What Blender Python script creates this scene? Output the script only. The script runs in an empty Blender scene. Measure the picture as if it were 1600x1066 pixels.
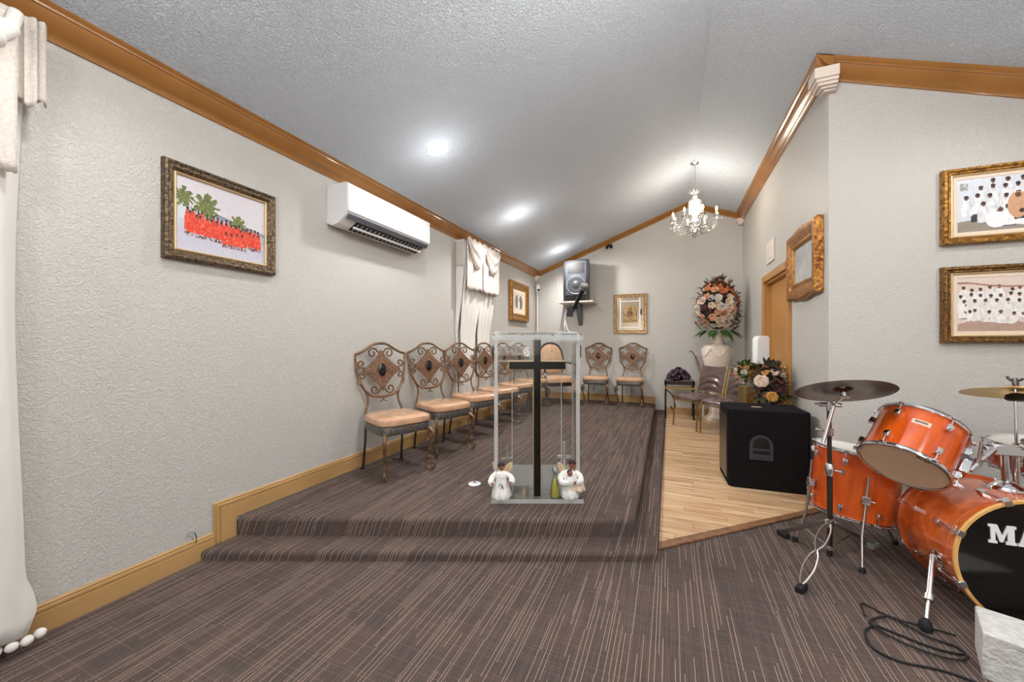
import bpy, math, random
from mathutils import Vector, Matrix
R = math.radians
PI = math.pi
S = bpy.context.scene
col = S.collection
random.seed(7)

# ------------------------------------------------------------------ camera
TH = 0.39
cam_d = bpy.data.cameras.new('camera')
cam = bpy.data.objects.new('camera', cam_d); col.objects.link(cam)
cam.location = (0, 0, 1.2)
cam.rotation_euler = (R(90), 0, TH)
cam_d.sensor_width = 36
cam_d.lens = 600 / 1600 * 36
cam_d.shift_y = 3.2 / 1600
cam_d.clip_start = 0.02
S.camera = cam

# ------------------------------------------------------------------ world, exposure, big lights
w = bpy.data.worlds.new('world'); S.world = w; w.use_nodes = True
w.node_tree.nodes['Background'].inputs[0].default_value = (0.75, 0.85, 1, 1)
w.node_tree.nodes['Background'].inputs[1].default_value = 0.6
S.view_settings.view_transform = 'Standard'
S.view_settings.look = 'None'
S.view_settings.exposure = -0.04
S.view_settings.gamma = 1.0
S.view_settings.use_curve_mapping = False
DOWN_W = 9.0      # each recessed downlight
CHAND_W = 30.0
CHAND_FILL_W = 150.0  # two added, unseen chandeliers that brighten the ceiling     # each chandelier
WINDOW_FILL_W = 14.0   # added fill lamps at the unseen rear windows


def light(name, kind, loc, rot, power, color=(1, 1, 1), parent=None, **kw):
    d = bpy.data.lights.new(name, kind); d.energy = power; d.color = color
    for k, v in kw.items(): setattr(d, k, v)
    o = bpy.data.objects.new(name, d); col.objects.link(o)
    o.location = loc; o.rotation_euler = rot
    if parent: o.parent = parent
    return o


# added fill lamps standing for daylight at the added rear windows (built below)
for wx in (-1.2, 1.5):
    light('window_fill', 'AREA', (wx, -3.93, 1.55), (R(90), 0, 0), WINDOW_FILL_W, (1.0, 0.98, 0.95),
          shape='RECTANGLE', size=1.7, size_y=1.3)

# ------------------------------------------------------------------ materials
def lin(c):
    return tuple(((v / 255) / 12.92 if v / 255 <= .04045 else ((v / 255 + .055) / 1.055) ** 2.4) for v in c) + (1,)


class NT:
    def __init__(s, m): s.t = m.node_tree; s.n = s.t.nodes; s.l = s.t.links
    def new(s, t, **kw):
        o = s.n.new(t)
        for k, v in kw.items(): setattr(o, k, v)
        return o
    def link(s, a, b): s.l.new(a, b)
    def math(s, op, a, b=None, c=None):
        o = s.n.new('ShaderNodeMath'); o.operation = op
        for i, v in enumerate((a, b, c)):
            if v is None: continue
            if isinstance(v, (int, float)): o.inputs[i].default_value = v
            else: s.l.new(v, o.inputs[i])
        return o.outputs[0]
    def mix(s, f, a, b):
        o = s.n.new('ShaderNodeMix'); o.data_type = 'RGBA'
        for i, v in ((0, f), (6, a), (7, b)):
            if isinstance(v, (int, float, tuple)): o.inputs[i].default_value = v
            else: s.l.new(v, o.inputs[i])
        return o.outputs[2]


M = {}
def mat(name, c, rough=.5, metal=0.0, bump=0, bscale=50, c2=None, nscale=5, spec=.5, coat=0, sheen=0, stretch=None, trans=0, ior=1.45, dist=.01):
    m = bpy.data.materials.new(name); m.use_nodes = True
    t = NT(m); b = t.n['Principled BSDF']
    b.inputs['Base Color'].default_value = lin(c)
    b.inputs['Roughness'].default_value = rough
    b.inputs['Metallic'].default_value = metal
    b.inputs['Specular IOR Level'].default_value = spec
    b.inputs['Coat Weight'].default_value = coat
    b.inputs['Sheen Weight'].default_value = sheen
    b.inputs['Transmission Weight'].default_value = trans
    b.inputs['IOR'].default_value = ior
    tc = t.new('ShaderNodeTexCoord'); src = tc.outputs['Object']
    if stretch:
        mp = t.new('ShaderNodeMapping'); mp.inputs['Scale'].default_value = stretch
        t.link(src, mp.inputs[0]); src = mp.outputs[0]
    if c2:
        n = t.new('ShaderNodeTexNoise'); n.inputs['Scale'].default_value = nscale; n.inputs['Detail'].default_value = 5
        t.link(src, n.inputs['Vector'])
        r = t.new('ShaderNodeMapRange'); r.inputs[1].default_value = .35; r.inputs[2].default_value = .65
        t.link(n.outputs[0], r.inputs[0])
        t.link(t.mix(r.outputs[0], lin(c), lin(c2)), b.inputs['Base Color'])
    if bump:
        n = t.new('ShaderNodeTexNoise'); n.inputs['Scale'].default_value = bscale; n.inputs['Detail'].default_value = 3
        t.link(src, n.inputs['Vector'])
        bp = t.new('ShaderNodeBump'); bp.inputs['Strength'].default_value = bump; bp.inputs['Distance'].default_value = dist
        t.link(n.outputs[0], bp.inputs['Height']); t.link(bp.outputs[0], b.inputs['Normal'])
    M[name] = m
    return m


def emis(name, c, s):
    m = bpy.data.materials.new(name); m.use_nodes = True
    b = m.node_tree.nodes['Principled BSDF']
    b.inputs['Base Color'].default_value = lin(c)
    b.inputs['Emission Color'].default_value = lin(c)
    b.inputs['Emission Strength'].default_value = s
    M[name] = m


def clear(name, tint, gloss=1.0, body=0.0, bodyc=(235, 240, 240), rough=.02, ior=1.49):
    """clear plastic or glass: transparent body, mirror reflection by fresnel, optional milky share"""
    m = bpy.data.materials.new(name); m.use_nodes = True
    t = NT(m); t.n.remove(t.n['Principled BSDF']); out = t.n['Material Output']
    tr = t.new('ShaderNodeBsdfTransparent'); tr.inputs[0].default_value = lin(tint)
    base = tr.outputs[0]
    if body:
        df = t.new('ShaderNodeBsdfDiffuse'); df.inputs[0].default_value = lin(bodyc)
        mx = t.new('ShaderNodeMixShader'); mx.inputs[0].default_value = body
        t.link(base, mx.inputs[1]); t.link(df.outputs[0], mx.inputs[2]); base = mx.outputs[0]
    gl = t.new('ShaderNodeBsdfGlossy'); gl.inputs['Roughness'].default_value = rough
    fr = t.new('ShaderNodeFresnel'); fr.inputs[0].default_value = ior
    mx = t.new('ShaderNodeMixShader'); t.link(t.math('MULTIPLY', fr.outputs[0], gloss), mx.inputs[0])
    t.link(base, mx.inputs[1]); t.link(gl.outputs[0], mx.inputs[2]); t.link(mx.outputs[0], out.inputs[0])
    M[name] = m


# textured plaster wall
def wallmat(name, c, rough=.6, scale=38, strength=.5, dist=.006, spec=.4):
    m = bpy.data.materials.new(name); m.use_nodes = True
    t = NT(m); b = t.n['Principled BSDF']
    b.inputs['Base Color'].default_value = lin(c); b.inputs['Roughness'].default_value = rough
    b.inputs['Specular IOR Level'].default_value = spec
    tc = t.new('ShaderNodeTexCoord')
    n = t.new('ShaderNodeTexNoise'); n.inputs['Scale'].default_value = scale; n.inputs['Detail'].default_value = 4
    n.inputs['Distortion'].default_value = 1.2
    t.link(tc.outputs['Object'], n.inputs['Vector'])
    r = t.new('ShaderNodeMapRange'); r.inputs[1].default_value = .42; r.inputs[2].default_value = .62
    t.link(n.outputs[0], r.inputs[0])
    bp = t.new('ShaderNodeBump'); bp.inputs['Strength'].default_value = strength; bp.inputs['Distance'].default_value = dist
    t.link(r.outputs[0], bp.inputs['Height']); t.link(bp.outputs[0], b.inputs['Normal'])
    M[name] = m


wallmat('plaster', (195, 192, 186), .42, 60, .5, .005, .5)
wallmat('popcorn', (226, 235, 245), .6, 70, .8, .010, .4)


def carpet():
    m = bpy.data.materials.new('carpet'); m.use_nodes = True; M['carpet'] = m
    t = NT(m); b = t.n['Principled BSDF']
    b.inputs['Roughness'].default_value = .95; b.inputs['Specular IOR Level'].default_value = .1
    tc = t.new('ShaderNodeTexCoord'); sp = t.new('ShaderNodeSeparateXYZ'); t.link(tc.outputs['Object'], sp.inputs[0])
    x, y, z = sp.outputs
    u = t.math('SUBTRACT', x, t.math('MULTIPLY', z, .3)); v = t.math('SUBTRACT', y, z)

    def streak(a, bb, n, ln, th, wd):
        s = t.math('MULTIPLY', a, n); c = t.math('FLOOR', s); f = t.math('FRACT', s)
        w1 = t.new('ShaderNodeTexWhiteNoise', noise_dimensions='1D'); t.link(c, w1.inputs['W'])
        q = t.math('ADD', t.math('MULTIPLY', bb, ln), t.math('MULTIPLY', w1.outputs[0], 17.3))
        sg = t.math('FLOOR', q)
        cv = t.new('ShaderNodeCombineXYZ'); t.link(c, cv.inputs[0]); t.link(sg, cv.inputs[1])
        w2 = t.new('ShaderNodeTexWhiteNoise', noise_dimensions='2D'); t.link(cv.outputs[0], w2.inputs['Vector'])
        on = t.math('GREATER_THAN', w2.outputs[0], th)
        line = t.math('LESS_THAN', t.math('ABSOLUTE', t.math('SUBTRACT', f, t.math('ADD', .2, t.math('MULTIPLY', t.math('FRACT', t.math('MULTIPLY', w2.outputs[0], 37.0)), .6)))), wd)
        return t.math('MULTIPLY', on, line)
    s1 = streak(u, v, 66, 2.8, .50, .055)
    s2 = streak(v, u, 60, 3.0, .62, .07)
    s3 = streak(u, v, 110, 5.0, .5, .2)
    n = t.new('ShaderNodeTexNoise'); n.inputs['Scale'].default_value = 7; n.inputs['Detail'].default_value = 6
    t.link(tc.outputs['Object'], n.inputs['Vector'])
    n2 = t.new('ShaderNodeTexNoise'); n2.inputs['Scale'].default_value = 260; n2.inputs['Detail'].default_value = 2
    t.link(tc.outputs['Object'], n2.inputs['Vector'])
    fl = t.new('ShaderNodeVectorMath', operation='FLOOR'); mp = t.new('ShaderNodeMapping'); mp.inputs['Scale'].default_value = (9, 5.5, 3)
    t.link(tc.outputs['Object'], mp.inputs[0]); t.link(mp.outputs[0], fl.inputs[0])
    wb = t.new('ShaderNodeTexWhiteNoise', noise_dimensions='2D'); t.link(fl.outputs[0], wb.inputs['Vector'])
    patch = t.math('MULTIPLY', t.math('ADD', wb.outputs[0], n.outputs[0]), .5)
    base = t.mix(patch, lin((52, 51, 51)), lin((80, 65, 60)))
    base = t.mix(t.math('MULTIPLY', t.math('POWER', n2.outputs[0], 2.0), .9), base, lin((122, 104, 96)))
    base = t.mix(t.math('MULTIPLY', s3, .22), base, lin((128, 112, 106)))
    base = t.mix(t.math('MULTIPLY', s2, .22), base, lin((156, 136, 126)))
    base = t.mix(t.math('MULTIPLY', s1, .80), base, lin((194, 170, 150)))
    t.link(base, b.inputs['Base Color'])
    bp = t.new('ShaderNodeBump'); bp.inputs['Strength'].default_value = .6; bp.inputs['Distance'].default_value = .003
    t.link(n2.outputs[0], bp.inputs['Height']); t.link(bp.outputs[0], b.inputs['Normal'])


carpet()


def planks():
    m = bpy.data.materials.new('wood_floor'); m.use_nodes = True; M['wood_floor'] = m
    t = NT(m); b = t.n['Principled BSDF']; b.inputs['Roughness'].default_value = .38
    tc = t.new('ShaderNodeTexCoord'); sp = t.new('ShaderNodeSeparateXYZ'); t.link(tc.outputs['Object'], sp.inputs[0])
    x, y, z = sp.outputs
    s = t.math('MULTIPLY', y, 15); row = t.math('FLOOR', s); f = t.math('FRACT', s)
    w1 = t.new('ShaderNodeTexWhiteNoise', noise_dimensions='1D'); t.link(row, w1.inputs['W'])
    q = t.math('ADD', t.math('MULTIPLY', x, 1.6), t.math('MULTIPLY', w1.outputs[0], 9))
    sg = t.math('FLOOR', q)
    cv = t.new('ShaderNodeCombineXYZ'); t.link(row, cv.inputs[0]); t.link(sg, cv.inputs[1])
    w2 = t.new('ShaderNodeTexWhiteNoise', noise_dimensions='2D'); t.link(cv.outputs[0], w2.inputs['Vector'])
    mp = t.new('ShaderNodeMapping'); mp.inputs['Scale'].default_value = (2.2, 42, 1); t.link(tc.outputs['Object'], mp.inputs[0])
    n = t.new('ShaderNodeTexNoise'); n.inputs['Scale'].default_value = 1; n.inputs['Detail'].default_value = 5
    n.inputs['Distortion'].default_value = .6
    t.link(mp.outputs[0], n.inputs['Vector'])
    base = t.mix(w2.outputs[0], lin((196, 158, 118)), lin((222, 190, 150)))
    r = t.new('ShaderNodeMapRange'); r.inputs[1].default_value = .46; r.inputs[2].default_value = .68; t.link(n.outputs[0], r.inputs[0])
    base = t.mix(t.math('MULTIPLY', r.outputs[0], .8), base, lin((150, 106, 72)))
    seam = t.math('LESS_THAN', f, .05); seam2 = t.math('LESS_THAN', t.math('FRACT', q), .008)
    base = t.mix(t.math('MULTIPLY', t.math('MAXIMUM', seam, seam2), .5), base, lin((120, 84, 56)))
    t.link(base, b.inputs['Base Color'])


planks()
mat('ochre_trim', (186, 148, 98), .35, bump=.05, bscale=60, c2=(174, 136, 88), nscale=3)
mat('ochre_crown', (160, 110, 58), .25, bump=.05, bscale=40, c2=(146, 98, 48), nscale=3, coat=.3)
mat('ochre_door', (190, 138, 76), .35, c2=(180, 128, 68), nscale=2)
mat('wood_strip', (142, 104, 74), .45, c2=(112, 78, 54), nscale=30, stretch=(1, 1, 1))
mat('white_plastic', (236, 236, 236), .3)
mat('grey_plastic', (150, 150, 150), .4)
mat('white_paint', (226, 212, 200), .45)
mat('ring_white', (238, 238, 236), .35)
mat('black', (14, 14, 15), .5)
mat('black_gloss', (16, 14, 14), .15, coat=.5)
mat('black_carpet', (15, 13, 14), .92, bump=.6, bscale=300, c2=(26, 23, 24), nscale=60, spec=.15, dist=.003)
mat('dark_grey', (52, 54, 58), .45)
mat('mid_grey', (98, 102, 108), .45)
mat('baffle_grey', (54, 58, 66), .6)
mat('chrome', (225, 225, 228), .12, 1.0)
mat('dull_chrome', (196, 190, 188), .28, 1.0)
mat('steel_dark', (96, 94, 92), .3, 1.0)
mat('curtain', (226, 222, 216), .85, bump=.4, bscale=220, sheen=.3, dist=.002)
mat('valance', (222, 214, 205), .85, bump=.8, bscale=140, c2=(206, 196, 188), nscale=90, sheen=.3, dist=.003)
mat('antique_metal', (142, 112, 86), .38, .55, bump=.3, bscale=90, c2=(104, 80, 62), nscale=30, dist=.002)
mat('pewter', (136, 132, 128), .35, .6, bump=.9, bscale=110, c2=(96, 88, 82), nscale=60, dist=.004)
mat('panel_brown', (148, 112, 88), .5, .25, bump=1.0, bscale=110, c2=(88, 62, 48), nscale=75, dist=.003)
mat('seat_peach', (214, 172, 138), .22, c2=(190, 146, 112), nscale=12, coat=.6, bump=.2, bscale=14)
mat('tan_fabric', (212, 174, 140), .4, c2=(196, 152, 120), nscale=14, coat=.3)
mat('dark_wood', (60, 36, 26), .3, c2=(36, 22, 18), nscale=20, coat=.4)
mat('gold_metal', (176, 148, 96), .3, .8)
mat('brown_satin', (112, 92, 90), .24, .12, c2=(92, 74, 72), nscale=8, coat=.25)
mat('frame_pewter', (128, 108, 82), .32, .55, bump=1.0, bscale=75, c2=(58, 46, 36), nscale=70, dist=.008)
mat('frame_gold', (186, 136, 62), .28, .6, bump=1.0, bscale=70, c2=(110, 68, 30), nscale=45, dist=.008)
mat('frame_gold_dark', (150, 108, 54), .32, .6, bump=1.0, bscale=90, c2=(56, 38, 22), nscale=85, dist=.008)
mat('frame_orange', (186, 128, 56), .28, .6, bump=1.0, bscale=60, c2=(112, 62, 28), nscale=34, dist=.008)
mat('frame_lip', (212, 184, 140), .35, .4)
mat('mat_board', (224, 204, 184), .7)
mat('mirror', (176, 158, 134), .16, 1.0)
mat('mirror_print', (168, 172, 176), .25, .3, c2=(206, 206, 204), nscale=5)
mat('foil_gold', (196, 166, 118), .3, .5, bump=.8, bscale=90, c2=(120, 84, 52), nscale=40)
mat('urn_white', (232, 216, 200), .5, bump=.3, bscale=40)
mat('orange_shell', (222, 98, 28), .18, c2=(196, 74, 18), nscale=5, coat=.8, stretch=(5, 5, 1.2))
mat('bass_shell', (206, 98, 38), .2, c2=(178, 78, 30), nscale=4, coat=.8, stretch=(1.2, 6, 6))
mat('red_shell', (150, 56, 28), .2, coat=.7)
mat('hoop_wood', (228, 178, 108), .3, c2=(214, 160, 92), nscale=8)
mat('drum_head', (226, 198, 166), .35, c2=(214, 186, 154), nscale=3)
mat('white_head', (225, 222, 216), .4)
mat('cymbal_shaded', (82, 58, 40), .32, .85, bump=.25, bscale=30, dist=.001)  # shade on the cymbal's underside is put into this dark bronze
mat('cymbal_brass', (222, 184, 112), .3, .8, bump=.2, bscale=30, dist=.001)
mat('badge', (226, 200, 176), .35)
mat('rubber', (24, 24, 26), .7)
mat('concrete', (212, 210, 206), .9, bump=.8, bscale=60, c2=(192, 190, 186), nscale=30)
mat('stool_blue', (66, 80, 92), .5)
mat('dress_white', (244, 242, 238), .6, bump=.3, bscale=80)
mat('skin_brown', (142, 84, 62), .5)
mat('hair_dark', (42, 28, 24), .6)
mat('wing_gold', (214, 190, 148), .4, .2)
mat('oil', (206, 200, 24), .15)
mat('leaf', (74, 98, 50), .5, c2=(48, 70, 36), nscale=20)
mat('leaf_dark', (52, 62, 42), .6, c2=(66, 56, 44), nscale=20)
mat('twig', (110, 76, 56), .7)
mat('mic_grille', (140, 136, 134), .4, .9, bump=.8, bscale=500, dist=.002)
mat('ink', (30, 28, 28), .5)
mat('cable_white', (232, 228, 224), .5)
mat('paper', (240, 236, 230), .6)
mat('blue_marker', (30, 60, 150), .4)
mat('plum', (58, 38, 58), .8, bump=.6, bscale=80, c2=(104, 78, 92), nscale=50)
mat('window_frame', (235, 235, 235), .4)
for nm, c in (('cream', (236, 210, 186)), ('peach', (226, 166, 130)), ('rust', (172, 82, 46)), ('burgundy', (96, 40, 42)),
              ('orange', (214, 118, 62)), ('pale', (214, 208, 196)), ('mauve', (176, 128, 118)), ('gold', (206, 146, 62))):
    mat('bloom_' + nm, c, .7, c2=tuple(int(v * .82) for v in c), nscale=60, sheen=.2)
clear('acrylic', (252, 254, 253), .7, .015)
clear('acrylic_edge', (250, 252, 252), .7, .33, (252, 252, 250), .1)
clear('crystal', (250, 250, 250), 2.2, .22, (255, 252, 246), .03, 1.7)
clear('clear_glass', (252, 250, 248), 1.4, .06)
clear('window_glass', (250, 252, 252), .8)
emis('lamp_lens', (255, 253, 250), 14)
emis('bulb_glow', (255, 226, 170), 30)


# picture surface with painted vertex colours
def paintmat():
    m = bpy.data.materials.new('print'); m.use_nodes = True; M['print'] = m
    t = NT(m); b = t.n['Principled BSDF']; b.inputs['Roughness'].default_value = .35
    a = t.new('ShaderNodeVertexColor'); a.layer_name = 'Col'
    t.link(a.outputs[0], b.inputs['Base Color'])


paintmat()


# ------------------------------------------------------------------ mesh builder
def TR(loc=(0, 0, 0), rot=(0, 0, 0), sc=(1, 1, 1)):
    return Matrix.Translation(Vector(loc)) @ Matrix.Rotation(rot[2], 4, 'Z') @ Matrix.Rotation(rot[1], 4, 'Y') @ Matrix.Rotation(rot[0], 4, 'X') @ Matrix.Diagonal((*sc, 1))


def AX(p, d):
    """matrix whose z axis is d, at p"""
    q = Vector((0, 0, 1)).rotation_difference(Vector(d).normalized())
    return Matrix.Translation(Vector(p)) @ q.to_matrix().to_4x4()


class MB:
    def __init__(s): s.v = []; s.f = []
    def add(s, vs, fs, m=None):
        o = len(s.v)
        for p in vs:
            p = Vector(p)
            s.v.append(tuple(m @ p) if m is not None else tuple(p))
        s.f += [tuple(i + o for i in f) for f in fs]
        return s
    def box(s, c, d, m=None):
        x, y, z = c; a, b, e = d[0] / 2, d[1] / 2, d[2] / 2
        vs = [(x + i * a, y + j * b, z + k * e) for k in (-1, 1) for j in (-1, 1) for i in (-1, 1)]
        return s.add(vs, [(0, 2, 3, 1), (4, 5, 7, 6), (0, 1, 5, 4), (2, 6, 7, 3), (0, 4, 6, 2), (1, 3, 7, 5)], m)
    def b2(s, lo, hi, m=None):
        return s.box([(lo[i] + hi[i]) / 2 for i in range(3)], [abs(hi[i] - lo[i]) for i in range(3)], m)
    def loft(s, loops, cap=True, close=False, m=None, ring=True):
        n = len(loops[0]); vs = [p for L in loops for p in L]; fs = []
        K = len(loops)
        for k in range(K if close else K - 1):
            a = k * n; b = ((k + 1) % K) * n
            for i in range(n if ring else n - 1):
                j = (i + 1) % n
                fs.append((a + i, a + j, b + j, b + i))
        if cap and not close:
            fs.append(tuple(range(n))[::-1]); fs.append(tuple((K - 1) * n + i for i in range(n)))
        return s.add(vs, fs, m)
    def prism(s, poly, a, b, axis='z', m=None):
        """polygon extruded from a to b along axis; poly in the other two (x,y),(x,z),(y,z)"""
        def mk(p, h):
            return {'z': (p[0], p[1], h), 'y': (p[0], h, p[1]), 'x': (h, p[0], p[1])}[axis]
        return s.loft([[mk(p, a) for p in poly], [mk(p, b) for p in poly]], m=m)
    def lathe(s, prof, n=24, m=None, cap=True):
        loops = [[(r * math.cos(2 * PI * i / n), r * math.sin(2 * PI * i / n), z) for i in range(n)] for r, z in prof]
        return s.loft(loops, cap=cap, m=m)
    def cyl(s, p, q, r, r2=None, n=12):
        d = Vector(q) - Vector(p)
        return s.lathe([(r, 0), (r if r2 is None else r2, d.length)], n, AX(p, d))
    def sph(s, c, r, n=12, k=8, m=None, sc=(1, 1, 1)):
        prof = []
        loops = []
        for j in range(k + 1):
            a = -PI / 2 + PI * j / k; rr = max(math.cos(a), .02) * r; zz = math.sin(a) * r
            loops.append([(c[0] + sc[0] * rr * math.cos(2 * PI * i / n), c[1] + sc[1] * rr * math.sin(2 * PI * i / n), c[2] + sc[2] * zz) for i in range(n)])
        return s.loft(loops, m=m)
    def tube(s, pts, r, n=8, closed=False, m=None):
        P = [Vector(p) for p in pts]; K = len(P)
        rr = r if isinstance(r, (list, tuple)) else [r] * K
        if len(rr) != K:
            rr = [rr[int(i * (len(rr) - 1) / (K - 1))] + 0 for i in range(K)]
        loops = []; up = None
        for i in range(K):
            if closed: d = P[(i + 1) % K] - P[i - 1]
            else: d = P[min(i + 1, K - 1)] - P[max(i - 1, 0)]
            if d.length < 1e-9: d = Vector((0, 0, 1))
            d.normalize()
            if up is None:
                up = Vector((0, 0, 1)) if abs(d.z) < .9 else Vector((1, 0, 0))
            a = up - d * up.dot(d)
            if a.length < 1e-4: a = d.orthogonal()
            a.normalize(); up = a; b = d.cross(a)
            loops.append([tuple(P[i] + rr[i] * (math.cos(2 * PI * k / n) * a + math.sin(2 * PI * k / n) * b)) for k in range(n)])
        return s.loft(loops, close=closed, m=m)
    def grid(s, fn, nu, nv, m=None, thick=0):
        vs = [fn(i / nu, j / nv) for j in range(nv + 1) for i in range(nu + 1)]
        fs = [(j * (nu + 1) + i, j * (nu + 1) + i + 1, (j + 1) * (nu + 1) + i + 1, (j + 1) * (nu + 1) + i) for j in range(nv) for i in range(nu)]
        return s.add(vs, fs, m)


def smooth_pts(pts, sub=6, closed=False):
    """Catmull-Rom"""
    P = [Vector(p) for p in pts]; K = len(P); out = []
    for i in range(K if closed else K - 1):
        a = P[(i - 1) % K] if closed or i > 0 else P[0] * 2 - P[1]
        b = P[i]; c = P[(i + 1) % K]
        d = P[(i + 2) % K] if closed or i + 2 < K else c * 2 - b
        for k in range(sub):
            t = k / sub
            out.append(.5 * ((2 * b) + (-a + c) * t + (2 * a - 5 * b + 4 * c - d) * t * t + (-a + 3 * b - 3 * c + d) * t ** 3))
    if not closed: out.append(P[-1])
    return [tuple(p) for p in out]


def obj(name, mb, m, parent=None, label=None, bevel=0, solid=0, sharp=38, subd=0, loc=None, kind=None):
    me = bpy.data.meshes.new(name)
    me.from_pydata(mb.v, [], mb.f); me.update()
    me.polygons.foreach_set('use_smooth', [True] * len(me.polygons))
    try: me.set_sharp_from_angle(angle=R(sharp))
    except Exception: pass
    o = bpy.data.objects.new(name, me); col.objects.link(o)
    me.materials.append(M[m])
    import bmesh
    bm = bmesh.new(); bm.from_mesh(me); bmesh.ops.recalc_face_normals(bm, faces=bm.faces); bm.to_mesh(me); bm.free()
    if parent: o.parent = parent
    if loc: o.location = loc
    if label: o['label'] = label
    if kind: o['kind'] = kind
    if solid:
        k = o.modifiers.new('solid', 'SOLIDIFY'); k.thickness = solid; k.offset = 0
    if bevel:
        k = o.modifiers.new('bevel', 'BEVEL'); k.width = bevel; k.segments = 3; k.limit_method = 'ANGLE'; k.angle_limit = R(40)
    if subd:
        k = o.modifiers.new('sub', 'SUBSURF'); k.levels = subd; k.render_levels = subd
    return o


def tag(o, label, cat, group=None, kind=None):
    o['label'] = label; o['category'] = cat
    if group: o['group'] = group
    if kind: o['kind'] = kind
    return o


def thing(name, label, cat, loc=(0, 0, 0), rz=0, group=None):
    o = bpy.data.objects.new(name, None); col.objects.link(o)
    o.empty_display_size = .1
    o.location = loc; o.rotation_euler = (0, 0, rz)
    return tag(o, label, cat, group)


def struct(name, mb, m, **kw):
    o = obj(name, mb, m, **kw)
    if not kw.get('parent'):
        o['kind'] = 'structure'
    return o


KIDS = {}
def children(o): return [c for c in bpy.data.objects if c.parent == o]


def dup(root, loc, rz, label=None, group=None, parent=None):
    c = root.copy(); col.objects.link(c)
    if parent is None:
        c.location = loc; c.rotation_euler = (0, 0, rz)
    else:
        c.parent = parent
    if label: c['label'] = label
    if group: c['group'] = group
    for ch in children(root): dup(ch, None, None, parent=c)
    return c


def textmesh(name, s, size, m, parent, loc, rot, extrude=.0008, offset=0, spacing=1.0, label=None):
    cu = bpy.data.curves.new(name, 'FONT'); cu.body = s; cu.size = size; cu.extrude = extrude; cu.offset = offset
    cu.align_x = 'CENTER'; cu.align_y = 'CENTER'; cu.space_character = spacing
    t = bpy.data.objects.new('tmp', cu)
    me = bpy.data.meshes.new_from_object(t); me.name = name
    bpy.data.objects.remove(t)
    o = bpy.data.objects.new(name, me); col.objects.link(o); me.materials.append(M[m])
    o.parent = parent; o.location = loc; o.rotation_euler = rot
    if label: o['label'] = label
    return o


# ------------------------------------------------------------------ room shell
XL, XR, YB, YC, XE, YR = -2.41, 1.078, 7.09, 3.49, 2.97, -4.0
RX, RZ, K = 0.28, 3.546, 0.372       # ridge
ZP, ZS = 0.153, 0.05                 # platform and step heights
def ceil(x): return RZ - K * abs(x - RX)

T = .12
struct('floor', MB().b2((XL - T, YR - T, -.1), (XE + T, YB + T, 0)), 'carpet')
# wood floor area behind the diagonal strip
wood = [(-.062, 2.40), (1.0, 3.375), (XR, 3.447), (XR, YB), (-.062, YB)]
struct('floor_wood', MB().prism(wood, -.05, .004), 'wood_floor')
# threshold strip
a, b_ = Vector((-.064, 2.395)), Vector((1.16, 3.52)); d = (b_ - a).normalized(); nrm = Vector((d.y, -d.x))
b_ = a + d * 1.515
q = [a + nrm * .0, b_ + nrm * .0, b_ - nrm * .075, a - nrm * .075 + d * .0]
a2 = a - nrm * .075
q = [(-.064, 2.37), (XR + .0, 3.425), (XR + .0, 3.489), (-.064, 2.455)]
struct('trim_1', MB().prism(q, 0, .014), 'wood_strip', bevel=.004)

# platform and its low step
step = [(XL, 1.30), (-.06, 2.25), (-.072, YB), (XL, YB)]
plat = [(XL, 1.497), (-.190, 2.380), (-.232, YB), (XL, YB)]
struct('floor_step', MB().prism(step, -.02, ZS), 'carpet', bevel=.02)
struct('floor_platform', MB().prism(plat, ZS - .02, ZP), 'carpet', bevel=.022)

# walls
g = MB().prism([(XL - T, 0), (XR + T, 0), (XR + T, ceil(XR + T) + .1), (RX, RZ + .1), (XL - T, ceil(XL - T) + .1)], YB, YB + T, 'y')
struct('wall_back', g, 'plaster')
struct('wall_left', MB().b2((XL - T, YR - T, 0), (XL, YB, ceil(XL) + .08)), 'plaster')
# right wall with the door opening
DY0, DY1, DZ = 4.50, 5.48, 1.93
wr = MB()
wr.b2((XR, YC, 0), (XR + T, DY0, ceil(XR) + .06)).b2((XR, DY1, 0), (XR + T, YB, ceil(XR) + .06)).b2((XR, DY0, DZ), (XR + T, DY1, ceil(XR) + .06))
struct('wall_right', wr, 'plaster')
g = MB().prism([(XR + T, 0), (XE, 0), (XE, ceil(XE) + .06), (XR + T, ceil(XR + T) + .06)], YC, YC + T, 'y')
struct('wall_right_front', g, 'plaster')
struct('wall_far_right', MB().b2((XE, YR - T, 0), (XE + T, YC + T, ceil(XE) + .06)), 'plaster')
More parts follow.
